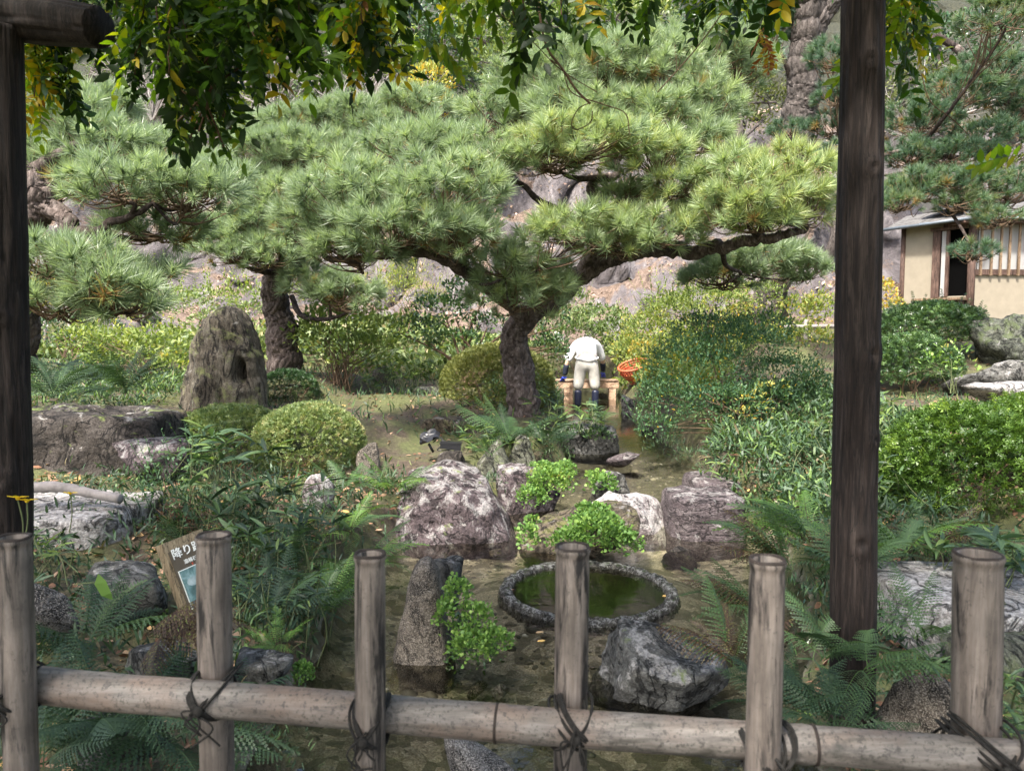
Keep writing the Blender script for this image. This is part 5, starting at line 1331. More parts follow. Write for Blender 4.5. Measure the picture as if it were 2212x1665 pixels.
# front wall with the slatted window
wx0 = S(2150 - 2092, D0) - .52
hpart('wall', 'plaster', [(A0, ex, .03, 5.0, zb, zpx(590), -.12, 0), (A0, ex, .03, 5.0, zpx(482), zt + .05, -.12, 0)])
win = hpart('window', 'paper', [(A0, ex, .03, 5.0, zpx(590), zpx(482), -.08, -.05)])
hpart('window_sill', 'hwood', [(A0, ex, .06, 5.0, zpx(594), zpx(582), -.02, .05)], par=win)
hpart('window_head', 'hwood', [(A0, ex, .06, 5.0, zpx(484), zpx(474), -.02, .05)], par=win)
for k, px in enumerate((2104, 2127, 2147, 2166, 2187, 2207, 2227, 2247, 2267, 2287)):
    s_ = S(px + 3 - 2092, D0)
    hpart('slat', 'lath', [(A0, ex, s_ - .022, s_ + .022, zpx(596), zpx(476), .052, .085)], par=win)
# side wall (towards the left) with the doorway: s runs from near corner to the far one
ds0, ds1 = .10 * Ls, .50 * Ls
hpart('wall', 'plaster', [(A0, es, ds1, Ls - .05, zb, zt + .1, -.12, 0), (A0, es, .03, ds1, zpx(490), zt + .1, -.12, 0), (A0, es, .03, ds1, zb, zpx(638), -.12, 0)])
hpart('doorway', 'painted_dark', [(A0, es, ds0, ds1, zpx(638), zpx(490), -1.2, -.14), (A0, es, -.05, .06, zb, zt, -.4, -.14)], 'solid black block painted to stand for the darkness of the unlit room')  # solid boxes behind the opening; the room's shade is in their black colour
hpart('door_frame', 'hwood', [(A0, es, ds1 - .09, ds1 + .06, zpx(640), zpx(488), .003, .06), (A0, es, ds0 - .05, ds1 + .1, zpx(492), zpx(485), .065, .10), (A0, es, ds1 - .26, ds1 - .20, zpx(638), zpx(492), -.02, .045)])
hpart('sliding_door', 'paper', [(A0, es, ds1 - .20, ds1 - .11, zpx(638), zpx(493), -.01, .02)], 'white edge of the sliding paper door')
hpart('door_ledge', 'lath', [(A0, es, ds0 - .1, ds1 + .3, zpx(648), zpx(643), .01, .42)], 'sunlit wooden ledge under the doorway')
hpart('ledge_box', 'hwood', [(A0, es, ds0 - .05, ds0 + .4, zpx(668), zpx(648), .012, .30)])
for nm, o_, s_ in (('corner_post', A0, 0), ('corner_post', B0, 0)):
    mb = MB(); add_tube(mb, [o_ * [1, 1, 0] + [0, 0, zb], o_ * [1, 1, 0] + [0, 0, zt + .1]], .075 if s_ == 0 and o_ is A0 else .05, 12, True, .06)
    build(mb, nm, M['hwood'], house)
# foundation log
mb = MB(); add_tube(mb, [P(2120, 708, 14.6), P(2330, 708, 14.6)], .06, 10); build(mb, 'base_log', M['bare'], house)
# gutter and shingle roof
gA = A0 * [1, 1, 0] + [-.25, -.35, zt + .02]
gB = B0 * [1, 1, 0] + [-.45, .0, zt - .02]
mb = MB(); add_tube(mb, [gB, gA], .035, 8); add_tube(mb, [gA, gA + ex * 5.5], .035, 8)
build(mb, 'gutter', M['gutter'], house)
def roofplane(o, e, inn, n, width, rows=9, rise=.38, seed=1):
    r_ = np.random.default_rng(seed)
    k = 0
    for q in range(rows):
        mb = MB()
        s = 0
        while s < width:
            w_ = r_.uniform(.16, .3)
            c = o + e * (s + w_ / 2) + inn * (.10 + q * .17) + np.array([0, 0, .05 + q * .17 * rise + r_.uniform(0, .012)])
            zax = norm(np.array([0, 0, 1.0]) - inn * rise); yv = norm(inn + np.array([0, 0, rise])); R = np.stack([e, yv, zax], 1)
            add_box(mb, c, (w_ - .008, .26, .03), R=R)
            s += w_
        build(mb, 'shingle_row', M['shingle'], house, shade=False)
roofplane(gA, ex, np.array([0, 1.0, 0]), None, 5.2, seed=1)
sl = norm(gB - gA); roofplane(gB - sl * .05, -sl, norm(np.array([-sl[1], sl[0], 0])) * (1 if np.array([-sl[1], sl[0], 0])[0] > 0 else -1), None, np.linalg.norm(gB - gA), rows=5, seed=2)
mb = MB(); add_box(mb, P(2048, 438, 15.3), (.42, .9, .28), R=frames(np.array([[1, .35, 0.12]]))[0]); build(mb, 'ridge_end', M['shingle'], house, shade=False)
mb = MB(); add_box(mb, gA + np.array([2.6, 1.2, -.05]), (5.4, 2.2, .06)); build(mb, 'eave_board', M['hwood'], house, shade=False)

# distant bamboo fences
def dfence(label, pts, D, hpost=.55, posts=4):
    p0 = P(pts[0][0], pts[0][1], D)
    root = thing('bamboo_fence', label, 'fence', p0)
    W = [P(q[0], q[1], D) for q in pts]
    mb = MB(); add_tube(mb, W, .035, 8); build(mb, 'rail', M['bare'], root)
    for k in range(posts):
        c = W[0] + (W[-1] - W[0]) * (k + .5) / posts
        mb = MB(); add_tube(mb, [c + [0, -.04, .12], c + [0, -.04, -hpost]], .035, 8); build(mb, 'post', M['bare'], root)
dfence('distant pale bamboo rail fence before the yellow bush, seen left of the log pillar', [(1690, 706), (1830, 704), (1985, 700)], 12.6, posts=3)
dfence('distant bamboo rail fence glimpsed at the far left through the pine needles', [(20, 686), (180, 684)], 13.0, posts=3)

# sunlit path patch
a = np.linspace(0, 2 * np.pi, 40, endpoint=False)

# ------------------------------------------------------------------ wooden bench / footbridge, net, person
M['newwood'] = wood_mat('fresh_pinkish_timber', (.42, .26, .17), (.56, .38, .26), (.68, .50, .36), (2, 10, 10), .2)
def bx_thing(name, label, cat, loc, parts):
    root = thing(name, label, cat, loc)
    for nm, mat, boxes in parts:
        mb = MB()
        for c, s in boxes: add_box(mb, c, s)
        build(mb, nm, M[mat], root, shade=False)
    return root
DB = 13.0
def bb(x0, x1, y0, y1, D, dep):
    a_ = P(x0, y0, D); b_ = P(x1, y1, D)
    return ((a_[0] + b_[0]) / 2, D + dep / 2, (a_[2] + b_[2]) / 2), (abs(b_[0] - a_[0]), dep, abs(a_[2] - b_[2]))
bx_thing('footbridge', 'low plank footbridge of new pinkish wood across the stream, beyond the bent person', 'footbridge', P(1270, 875, DB),
         [('beam', 'newwood', [bb(1196, 1337, 823, 838, DB, .12)]), ('beam', 'newwood', [bb(1196, 1337, 823.5, 838, DB + .75, .12)]),
          ('deck_board', 'newwood', [bb(1198, 1335, 820.5, 822.6, DB - .02, .28)]), ('deck_board', 'newwood', [bb(1198, 1335, 820.5, 822.6, DB + .28, .28)]), ('deck_board', 'newwood', [bb(1198, 1335, 820.5, 822.6, DB + .58, .28)]),
          ('post', 'newwood', [bb(1219, 1237, 838.5, 880, DB + .01, .14)]), ('post', 'newwood', [bb(1316, 1330, 838.5, 880, DB + .01, .14)])])
# orange net basket
m, nt, b = new_mat('orange_plastic_mesh')
ck = noise(nt, coord(nt), 60, 2)
nt.links.new(ramp(nt, ck, [(.4, (.38, .06, .02)), (.6, (.55, .14, .06))]), b.inputs['Base Color'])
b.inputs['Roughness'].default_value = .5
M['orange'] = m
c0 = P(1372, 806, 12.2)
root = thing('garden_basket', 'orange mesh garden basket tipped among the bushes right of the person', 'basket', c0)
mb = MB(); nU, nV = 30, 9
for k in range(nV):
    f_ = k / (nV - 1)
    rx, rz = .12 + .14 * f_, .06 + .07 * f_
    ang = np.linspace(0, 2 * np.pi, nU + 1)
    ring = np.stack([np.cos(ang) * rx, np.sin(ang) * rz * 1.6, np.full(nU + 1, -.16 + .32 * f_)], 1)
    R = np.array(Matrix.Rotation(-.3, 3, 'Y') @ Matrix.Rotation(.35, 3, 'X'))
    ring = ring @ R.T
    add_tube(mb, c0 + ring, .009 if k < nV - 1 else .02, 5, False)
for q in range(24):
    an = q / 24 * 6.28
    ln = np.array([[math.cos(an) * (.12 + .14 * f_), math.sin(an) * (.06 + .07 * f_) * 1.6, -.16 + .32 * f_] for f_ in (0, .5, 1)]) @ R.T
    add_tube(mb, c0 + ln, .009, 5, False)
build(mb, 'mesh_side', M['orange'], root)
mb = MB(); ang = np.linspace(0, 2 * np.pi, 24, endpoint=False)
Vb = np.vstack([np.stack([np.cos(ang) * .12, np.sin(ang) * .08, np.full(24, -.16)], 1), [[0, 0, -.16]], np.stack([np.cos(ang) * .26, np.sin(ang) * .2, np.full(24, .06)], 1)]) @ R.T + c0
mb.add(Vb, [[k, (k + 1) % 24, 24] for k in range(24)]); mb.T.append(np.array([[k, 25 + k, 25 + (k + 1) % 24] for k in range(24)])); mb.T.append(np.array([[k, 25 + (k + 1) % 24, (k + 1) % 24] for k in range(24)]))
build(mb, 'base', M['orange'], root)

# person, seen from behind, bent forward from the hips with legs apart
def skinned(name, verts, edges, radii, mat, parent, sub=2):
    org = ORG[parent.name]
    me = bpy.data.meshes.new(name)
    me.from_pydata([tuple(np.array(v) - np.array(org)) for v in verts], edges, [])
    o = bpy.data.objects.new(name, me); COL.objects.link(o); o.parent = parent; ORG[o.name] = org
    md = o.modifiers.new('skin', 'SKIN'); md.use_smooth_shade = True
    for k, r in enumerate(radii):
        me.skin_vertices[0].data[k].radius = r if isinstance(r, tuple) else (r, r)
    me.skin_vertices[0].data[0].use_root = True
    sm = o.modifiers.new('sub', 'SUBSURF'); sm.levels = sub; sm.render_levels = sub
    bpy.context.view_layer.update()
    dg = bpy.context.evaluated_depsgraph_get()
    me2 = bpy.data.meshes.new_from_object(o.evaluated_get(dg))
    o.modifiers.clear(); o.data = me2
    me2.materials.clear(); me2.materials.append(M[mat]); me2.name = name
    return o
M['skin'] = plain('skin', (.55, .36, .26), .6)
M['shirt'] = plain('white_work_jacket', (.82, .82, .84), .85, 14, .08, .2, .6)
M['pants'] = plain('pale_beige_trousers', (.42, .40, .36), .85, 12, .22, .2, .9)
M['boot'] = plain('navy_rubber_boots', (.012, .016, .038), .4, 12, .3, .5)
M['glove'] = plain('blue_rubber_gloves', (.03, .06, .42), .4, 20, .2, .5)
M['sleeve'] = plain('black_arm_covers', (.015, .02, .035), .7)
DP = 12.2
gb = P(1267, 878, DP)
X0, Y0 = gb[0], DP
Z0 = .45 - .10                  # feet under water
k_ = 1.0
per = thing('person', 'person in a white jacket, beige trousers and navy boots bending over the stream', 'person', (X0, Y0, Z0))
J = {}
def j(n_, x, y, z): J[n_] = (X0 + x, Y0 + y, Z0 + z)
j('pel', 0, 0, .86); j('spA', .01, .18, 1.02); j('spB', .03, .38, 1.10); j('chest', .05, .55, 1.10); j('neck', .06, .72, 1.05); j('head', .07, .84, .98); j('crown', .07, .93, .92)
j('hipL', -.10, 0, .82); j('kneeL', -.15, .03, .46); j('ankL', -.13, -.02, .10); j('toeL', -.14, .14, .03)
j('hipR', .10, 0, .82); j('kneeR', .145, .03, .46); j('ankR', .15, -.02, .10); j('toeR', .17, .14, .03)
j('shL', -.17, .58, 1.06); j('elL', -.30, .52, .80); j('wrL', -.34, .55, .56)
j('shR', .26, .58, 1.05); j('elR', .36, .66, .82); j('wrR', .38, .78, .62)
def sk(name, seq, edges, rad, mat, sub=2):
    return skinned(name, [J[s] if isinstance(s, str) else s for s in seq], edges, rad, mat, per, sub)
sk('body', ['pel', 'spA', 'spB', 'chest', 'neck', 'head', 'crown', 'hipL', 'kneeL', 'ankL', 'toeL', 'hipR', 'kneeR', 'ankR', 'toeR', 'shL', 'elL', 'wrL', 'shR', 'elR', 'wrR'],
   [(0, 1), (1, 2), (2, 3), (3, 4), (4, 5), (5, 6), (0, 7), (7, 8), (8, 9), (9, 10), (0, 11), (11, 12), (12, 13), (13, 14), (3, 15), (15, 16), (16, 17), (3, 18), (18, 19), (19, 20)],
   [.12, .11, .12, .12, .06, .10, .07, .08, .055, .04, .03, .08, .055, .04, .03, .055, .04, .028, .055, .04, .028], 'skin')
sk('jacket', ['spA', (X0, Y0 + .02, Z0 + .93), 'spB', 'chest', (X0 + .06, Y0 + .68, Z0 + 1.06), 'shL', 'elL', 'shR', 'elR'],
   [(0, 1), (0, 2), (2, 3), (3, 4), (3, 5), (5, 6), (3, 7), (7, 8)],
   [(.19, .17), (.19, .14), (.20, .18), (.19, .16), .10, .10, .07, .10, .07], 'shirt')
sk('trousers', [(X0, Y0 + .02, Z0 + .84), (X0, Y0 + .06, Z0 + .96), (X0 - .10, Y0, Z0 + .74), (X0 - .135, Y0 + .02, Z0 + .5), (X0 - .15, Y0 - .01, Z0 + .33), (X0 + .10, Y0, Z0 + .74), (X0 + .14, Y0 + .02, Z0 + .5), (X0 + .155, Y0 - .01, Z0 + .33)],
   [(0, 1), (0, 2), (2, 3), (3, 4), (0, 5), (5, 6), (6, 7)],
   [(.185, .16), (.17, .14), (.115, .12), (.10, .10), (.095, .095), (.115, .12), (.10, .10), (.095, .095)], 'pants')
for sg, kn in ((-1, 'L'), (1, 'R')):
    x_ = X0 + sg * .15
    sk('boot', [(x_, Y0 - .01, Z0 + .36), (x_, Y0 - .015, Z0 + .2), (x_, Y0 - .02, Z0 + .07), (x_ + sg * .02, Y0 + .15, Z0 + .04)], [(0, 1), (1, 2), (2, 3)], [.072, .068, .06, .045], 'boot')
    w_, e_ = np.array(J['wr' + kn]), np.array(J['el' + kn])
    sk('arm_cover', [tuple(e_ * .9 + w_ * .1), tuple((e_ + w_) / 2), tuple(w_)], [(0, 1), (1, 2)], [.062, .055, .045], 'sleeve')
    h = w_ + np.array([-.02 * sg * -1 if sg > 0 else -.03, .03, -.05])
    vs = [tuple(w_), tuple(h)]; es_ = [(0, 1)]; rs = [.035, (.042, .02)]
    for f_ in range(4):
        d_ = np.array([(-.03 + .02 * f_), .045 + .004 * f_, -.03]) + h
        d2_ = d_ + np.array([(-.01 + .007 * f_), .025, -.035])
        vs += [tuple(d_), tuple(d2_)]; es_ += [(1, len(vs) - 2), (len(vs) - 2, len(vs) - 1)]; rs += [.013, .010]
    vs += [tuple(h + np.array([-sg * .05, .0, -.02]))]; es_ += [(0, len(vs) - 1)]; rs += [.013]
    skinned('glove', vs, es_, rs, 'glove', per, 1)
sk('hat', [(X0 + .06, Y0 + .76, Z0 + 1.03), 'head', 'crown'], [(0, 1), (1, 2)], [.13, .13, .10], 'shirt')
mb = MB(); add_tube(mb, [(X0 - .05, Y0 + .70, Z0 + 1.185), (X0 + .03, Y0 + .69, Z0 + 1.21), (X0 + .12, Y0 + .70, Z0 + 1.18)], [.02, .028, .02], 6); build(mb, 'hat_band', M['sleeve'], per)
for z_ in (.90,):
    ang = np.linspace(0, 2 * np.pi, 25)
    mb = MB(); add_tube(mb, np.stack([X0 + np.cos(ang) * .195, Y0 + .035 + np.sin(ang) * .175, Z0 + z_ + .03 * np.sin(ang)], 1), .012, 5, False); build(mb, 'belt', M['shirt'], per)

# ------------------------------------------------------------------ spotlight and its box
M['black'] = plain('black_plastic', (.012, .012, .014), .35, 30, .3, .6)
sp = thing('spotlight', 'black garden spotlight wrapped in crumpled plastic on the bare earth', 'spotlight', P(932, 968, 7.0))
c = P(926, 945, 7.0)
rV, rT = rock_verts((.15, .13, .17), 5, 3, p=20, k=9, rough=.25)
build(MB().add(rV @ np.array(Matrix.Rotation(.5, 3, 'Y')).T + c, rT), 'lamp_head', M['black'], sp, shade=False)
mb = MB(); add_tube(mb, [c + [0, 0, -.06], P(936, 968, 7.0) + [0, 0, -.04]], .014, 6); build(mb, 'stake', M['black'], sp)
mb = MB(); add_tube(mb, smooth([P(936, 955, 7.0), P(950, 945, 6.95), P(958, 956, 6.9), P(945, 972, 6.9), P(965, 972, 6.9), P(985, 968, 6.9)], 6), .006, 5); build(mb, 'cable', M['black'], sp)
tag(build(MB(), 'x', M['black']) if False else None) if False else None
mb = MB(); add_box(mb, (0, 0, 0), (.20, .09, .07)); Vv = np.vstack(mb.V) @ np.array(Matrix.Rotation(.12, 3, 'Y')).T + P(974, 962, 6.9)
tb = thing('power_box', 'long black plastic power box lying right of the spotlight', 'power box', P(974, 968, 6.9))
build(MB().add(Vv, mb.Q[0]), 'housing', M['black'], tb, shade=False)
mb = MB(); add_box(mb, P(974, 956.5, 6.9), (.215, .10, .012)); build(mb, 'lid', M['black'], tb, shade=False)

# ------------------------------------------------------------------ sign
M['signwood'] = wood_mat('weathered_sign_wood', (.17, .13, .08), (.28, .22, .14), (.40, .33, .22), (12, 12, 1.5))
M['signface'] = plain('dark_brown_sign_plate', (.095, .072, .045), .5, 40, .15, .4, .02)
M['ink'] = plain('white_lettering', (.80, .80, .76), .6, 10, .02)
M['red'] = plain('red_marks', (.5, .08, .04), .6)
m, nt, b = new_mat('printed_photograph_of_stones')
n_a = noise(nt, coord(nt), 14, 5, .65, .6)
nt.links.new(ramp(nt, n_a, [(.3, (.03, .06, .05)), (.48, (.10, .19, .18)), (.6, (.24, .36, .36)), (.72, (.50, .60, .60))]), b.inputs['Base Color'])
b.inputs['Roughness'].default_value = .4
M['photo'] = m
m, nt, b = new_mat('printed_photograph_stones'); nt.links.new(ramp(nt, noise(nt, coord(nt), 30, 4, .6), [(.3, (.16, .24, .25)), (.7, (.42, .50, .50))]), b.inputs['Base Color']); M['photo2'] = m
# face plane: defined by the corners seen in the photo
DS = 2.7
TL = P(350, 1175, DS); BL = P(425, 1475, DS - .10); TR = P(437, 1141, DS + .15)
ux = TR - TL; Wd = np.linalg.norm(ux); ux /= Wd
uy = TL - BL; uy = uy - ux * np.dot(uy, ux); Hd = .43; uy /= np.linalg.norm(uy)
uz = np.cross(ux, uy)
sign = thing('garden_sign', 'tilted wooden sign with white Japanese lettering and a photo, behind the second bamboo post', 'sign', P(430, 1470, DS))
Rs = np.stack([ux, uy, uz], 1)
def sp_(u, v, w_=0): return TL + ux * u - uy * v + uz * w_
mb = MB(); add_box(mb, sp_(Wd / 2, Hd / 2, -.028), (Wd, Hd, .05), R=Rs); build(mb, 'board', M['signwood'], sign, shade=False)
mb = MB(); add_box(mb, sp_(Wd / 2, Hd / 2 + .014, .0), (Wd - .02, Hd - .05, .004), R=Rs); build(mb, 'face_plate', M['signface'], sign, shade=False)
pw, ph, pu, pv = Wd - .05, .150, .022, .125
mb = MB(); add_box(mb, sp_(pu + pw / 2, pv + ph / 2, .0035), (pw + .006, ph + .006, .0016), R=Rs); build(mb, 'photo_border', M['ink'], sign, shade=False)
mb = MB(); add_box(mb, sp_(pu + pw / 2, pv + ph / 2, .0055), (pw, ph, .0016), R=Rs); build(mb, 'photo_print', M['photo'], sign, shade=False)
for u_, v_, a_, b_ in ((.35, .35, .05, .03), (.62, .2, .03, .02), (.5, .82, .018, .036), (.75, .5, .04, .03)):
    ang = np.linspace(0, 2 * np.pi, 18, endpoint=False)
    cc = sp_(pu + pw * u_, pv + ph * v_, .0068)
    Vv = np.vstack([cc[None], cc + np.outer(np.cos(ang) * a_ * .6, ux) + np.outer(np.sin(ang) * b_ * .6, uy)])
    build(MB().add(Vv, [[0, k + 1, (k + 1) % 18 + 1] for k in range(18)]), 'printed_stone', M['photo2'], sign, shade=False)
def text(body, u, v, size, mat='ink'):
    cu = bpy.data.curves.new('lettering', 'FONT'); cu.body = body; cu.size = size; cu.extrude = .0006; cu.resolution_u = 3
    cu.offset = size * .012
    o = bpy.data.objects.new('lettering', cu); COL.objects.link(o)
    bpy.context.view_layer.update()
    me = bpy.data.meshes.new_from_object(o.evaluated_get(bpy.context.evaluated_depsgraph_get()))
    bpy.data.objects.remove(o); bpy.data.curves.remove(cu)
    me.name = 'lettering'; me.materials.clear(); me.materials.append(M[mat])
    o = bpy.data.objects.new('lettering', me); COL.objects.link(o); o.parent = sign; ORG[o.name] = ORG[sign.name]
    p_ = sp_(u, v, .004) - np.array(ORG[sign.name])
    o.matrix_local = Matrix([[ux[0], uy[0], uz[0], p_[0]], [ux[1], uy[1], uz[1], p_[1]], [ux[2], uy[2], uz[2], p_[2]], [0, 0, 0, 1]])
text('降り蹲踞', .018, .070, .044)
text('湯桶石 前石', .055, .104, .0185)
text('手水鉢', .050, .305, .0185)
text('地形の', .026, .338, .025)
text('とこ', .030, .366, .025)
text('い', .055, .394, .025)
for u_, v_ in ((.085, .110), (.135, .110), (.075, .280)):
    a_ = sp_(u_, v_, .0045)
    build(MB().add([a_ - ux * .004, a_ + ux * .004, a_ - uy * .014], [[0, 2, 1]]), 'red_pointer', M['red'], sign, shade=False)
for u_ in (.05, Wd - .05):
    mb = MB(); add_tube(mb, [sp_(u_, Hd - .1, -.075), sp_(u_, Hd + .12, -.075)], .02, 6); build(mb, 'leg', M['signwood'], sign)

# ------------------------------------------------------------------ flowers, big leaf, stick
def flower(label, heads, foot, D):
    root = thing('yellow_flower', label, 'flower', P(*foot, D), 'yellow daisies')
    for hx, hy in heads:
        c_ = P(hx, hy, D); f_ = P(*foot, D)
        mb = MB(); add_tube(mb, smooth([f_, (f_ + c_) / 2 + [.01, 0, 0], c_], 5), .0025, 5, False); build(mb, 'stem', M['stem'], root)
        mb = MB()
        for k in range(9):
            an = k / 9 * 6.28
            d_ = norm(np.array([[math.cos(an), math.sin(an) * .7, .22 - .2 * math.sin(an)]]))
            inst(mb, OVAL[0] * np.array([1, .8, 1]), OVAL[1], c_[None], frames(d_), [.034], [random.random()])
        build(mb, 'petals', M['petal'], root, shade=False)
        mb = MB(); V_, T_ = ico(1); mb.add(V_ * .007 + c_, T_); build(mb, 'flower_centre', M['petal'], root)
flower('pair of yellow daisies in front of the left log pillar', [(38, 1076), (58, 1082)], (48, 1180), 2.3)
flower('single yellow daisy on the pale layered slab', [(152, 1066)], (150, 1150), 3.3)
root = thing('large_leaf_plant', 'single big lime-green torn leaf on a thin stalk left of the sign', 'leaf', P(165, 1262, 2.6))
mb = MB(); add_tube(mb, smooth([P(160, 1262, 2.6), P(200, 1258, 2.55), P(222, 1262, 2.5)], 5), .002, 5, False); build(mb, 'stalk', M['stem'], root)
c_ = P(212, 1238, 2.5); e_ = P(238, 1298, 2.5); d_ = norm((e_ - c_)[None])
V_, T_ = OVAL; mb = MB(); inst(mb, V_ * np.array([1, 1.6, 1.5]), T_, c_[None], frames(d_, np.array([.5]), up=(0, -1, .2)), [np.linalg.norm(e_ - c_)], [.6]); build(mb, 'leaf_blade', M['bright'], root, shade=False)
mb = MB(); add_tube(mb, smooth([P(60, 1052, 4.4), P(130, 1052, 4.4), P(190, 1064, 4.4), P(260, 1078, 4.35)], 6), [.035] * 10 + [.03] * 9, 8, True, .3)
tag(build(mb, 'driftwood_root', M['bare'], origin=tuple(P(60, 1052, 4.4))), 'pale weathered root lying behind the broad layered slab', 'root')
for (px, py, D, lb) in ((1560 / 2.76 + 769, 0, 0, ''),) if False else ():
    pass
# leaves floating or sunk in the pool
def floatleaf(px, py, tn, size, lab):
    k = 2534 / (py - 722); c_ = P(px, py, k); c_[2] = water_z(c_[1]) + .006
    mb = MB(); inst(mb, OVAL[0] * np.array([1, 1.3, .5]), OVAL[1], c_[None], frames(np.array([[.9, .35, 0]])), [size], [tn])
    tag(build(mb, 'floating_leaf', M['litter'], origin=tuple(c_), shade=False), lab, 'leaf', 'fallen leaves on the water')
floatleaf(1160, 1405, 1.0, .05, 'orange leaf floating between the trailing plants and the middle bamboo post')
floatleaf(1157, 1385, .9, .05, 'small tan leaf floating just above the orange one')
floatleaf(1092, 1288, .3, .06, 'brown leaf caught on the left rim of the stone ring')
floatleaf(1430, 1302, 1.0, .06, 'rusty orange leaf resting on the right rim of the stone ring')
floatleaf(1268, 1200, 1.0, .05, 'yellow leaf in the water at the foot of the mossy rock')
rock(1060, 1100, 1476, 1495, 3.3, R_['white'], 'small pale stone just under the water near the pool front', 'stone', 'stone', .8, 201, bury=.05)
rock(1010, 1052, 1472, 1492, 3.32, R_['brown'], 'small reddish stone beside the pale underwater stone', 'stone', 'stone', .8, 202, bury=.05)
rock(1055, 1088, 1186, 1196, 5.35, R_['moss'], 'tan pebble-like stone in the water below the lichened boulder', 'stone', 'stone', .8, 203, bury=.05)
for q, (lx, ly) in enumerate(((2035, 1322), (1975, 1242), (2000, 1252))):
    c_ = P(lx, ly, 3.32 if q == 0 else 3.85); c_[2] += .02
    mb = MB(); inst(mb, OVAL[0] * np.array([1, 1.2, 2.5]), OVAL[1], c_[None], frames(np.array([[.9, .35, .1]])), [.07], [.35])
    tag(build(mb, 'dry_leaf', M['litter'], origin=tuple(c_), shade=False), ['curled brown leaf at the front of the pale slab', 'larger brown leaf at the back edge of the pale slab', 'small brown leaf beside the one at the slab back edge'][q], 'leaf', 'dry leaves on the pale slab')

# ------------------------------------------------------------------ log pillars, beam
def log(name, label, cat, pts, rad, mat, seed, parent=None, sides=72, knots=()):
    W = smooth(pts, 40)
    n = len(W)
    rr = np.interp(np.linspace(0, 1, n), np.linspace(0, 1, len(rad)), rad)
    V, Q, T = tube(W, rr, sides, True)
    c_ = np.vstack([np.repeat(W, sides, 0), W[:1], W[-1:]])
    dv = V - c_
    ang = np.arctan2(dv[:, 1], dv[:, 0]) if abs(W[-1][2] - W[0][2]) > abs(W[-1][0] - W[0][0]) else np.arctan2(dv[:, 2], dv[:, 1])
    tt = np.repeat(np.linspace(0, 1, n), sides); tt = np.concatenate([tt, [0, 1]])
    L_ = np.linalg.norm(W[-1] - W[0])
    q = np.stack([np.cos(ang) * 2.2, np.sin(ang) * 2.2, tt * L_ * 1.1], 1)
    g1 = fbm(q, 4, seed) - .5
    q2 = np.stack([np.cos(ang) * 7, np.sin(ang) * 7, tt * L_ * .9], 1)
    g2 = np.abs(fbm(q2, 3, seed + 3) - .5)
    crack = -np.clip(.045 - g2, 0, 1) * 2.2
    k_ = 1 + g1 * .16 + crack
    for (kt, ka, kr) in knots:
        da = np.angle(np.exp(1j * (ang - ka)))
        dd_ = np.hypot((tt - kt) * L_, da * rr.mean())
        k_ = k_ + .16 * np.exp(-(dd_ / kr) ** 2) - .22 * np.exp(-(dd_ / (kr * .35)) ** 2)
    V = c_ + dv * k_[:, None]
    mb = MB(); mb.add(V, Q); mb.T.append(T)
    if parent is not None: return build(mb, name, mat, parent)
    return tag(build(mb, name, mat, origin=tuple(pts[0])), label, cat, 'log pillars of the pergola')
gR = P(1840, 1600, 2.62); 
log('log_pillar', 'weathered dark brown log pillar right of the pond, full height of the view', 'pillar',
    [P(1838, 1640, 2.7), P(1842, 1400, 2.7), P(1845, 1100, 2.7), P(1852, 800, 2.7), P(1857, 500, 2.7), P(1862, 200, 2.7), P(1866, -160, 2.7)], [.086, .084, .082, .081, .081, .077, .072], M['post'], 3,
    knots=((.52, -1.3, .05), (.30, -1.7, .05), (.74, -1.45, .04), (.15, -1.2, .03), (.86, -1.7, .04), (.42, -1.1, .03)))
log('log_pillar', 'dark log pillar cut by the left edge of the view, carrying the short beam', 'pillar',
    [P(8, 1560, 2.6), P(12, 1100, 2.6), P(4, 800, 2.6), P(0, 500, 2.6), P(-2, 60, 2.6)], [.094, .088, .086, .082, .074], M['post'], 5, knots=((.3, -1.2, .05), (.6, -1.0, .04)))
bm = log('log_beam', '', '', [P(-420, 5, 2.75), P(-60, 30, 2.68), P(90, 45, 2.62), P(214, 60, 2.55)], [.085, .085, .08, .068], M['post'], 9)
tag(bm, 'dark round beam end sticking out from the top left corner', 'beam'); bm['group'] = 'pergola beams'
# the rest of the pergola overhead
for k, (y_, z_, lb) in enumerate(((2.72, 3.32, 'pergola log beam overhead nearest the pond'), (.6, 3.3, 'pergola log beam over the viewer'), (-1.6, 3.3, 'pergola log beam behind the viewer'))):
    bm = log('pergola_beam', '', '', [(-4.5, y_, z_), (-1, y_, z_), (1.5, y_, z_), (4.5, y_, z_)], [.075] * 4, M['post'], 20 + k, sides=24)
    tag(bm, lb, 'beam'); bm['group'] = 'pergola beams'

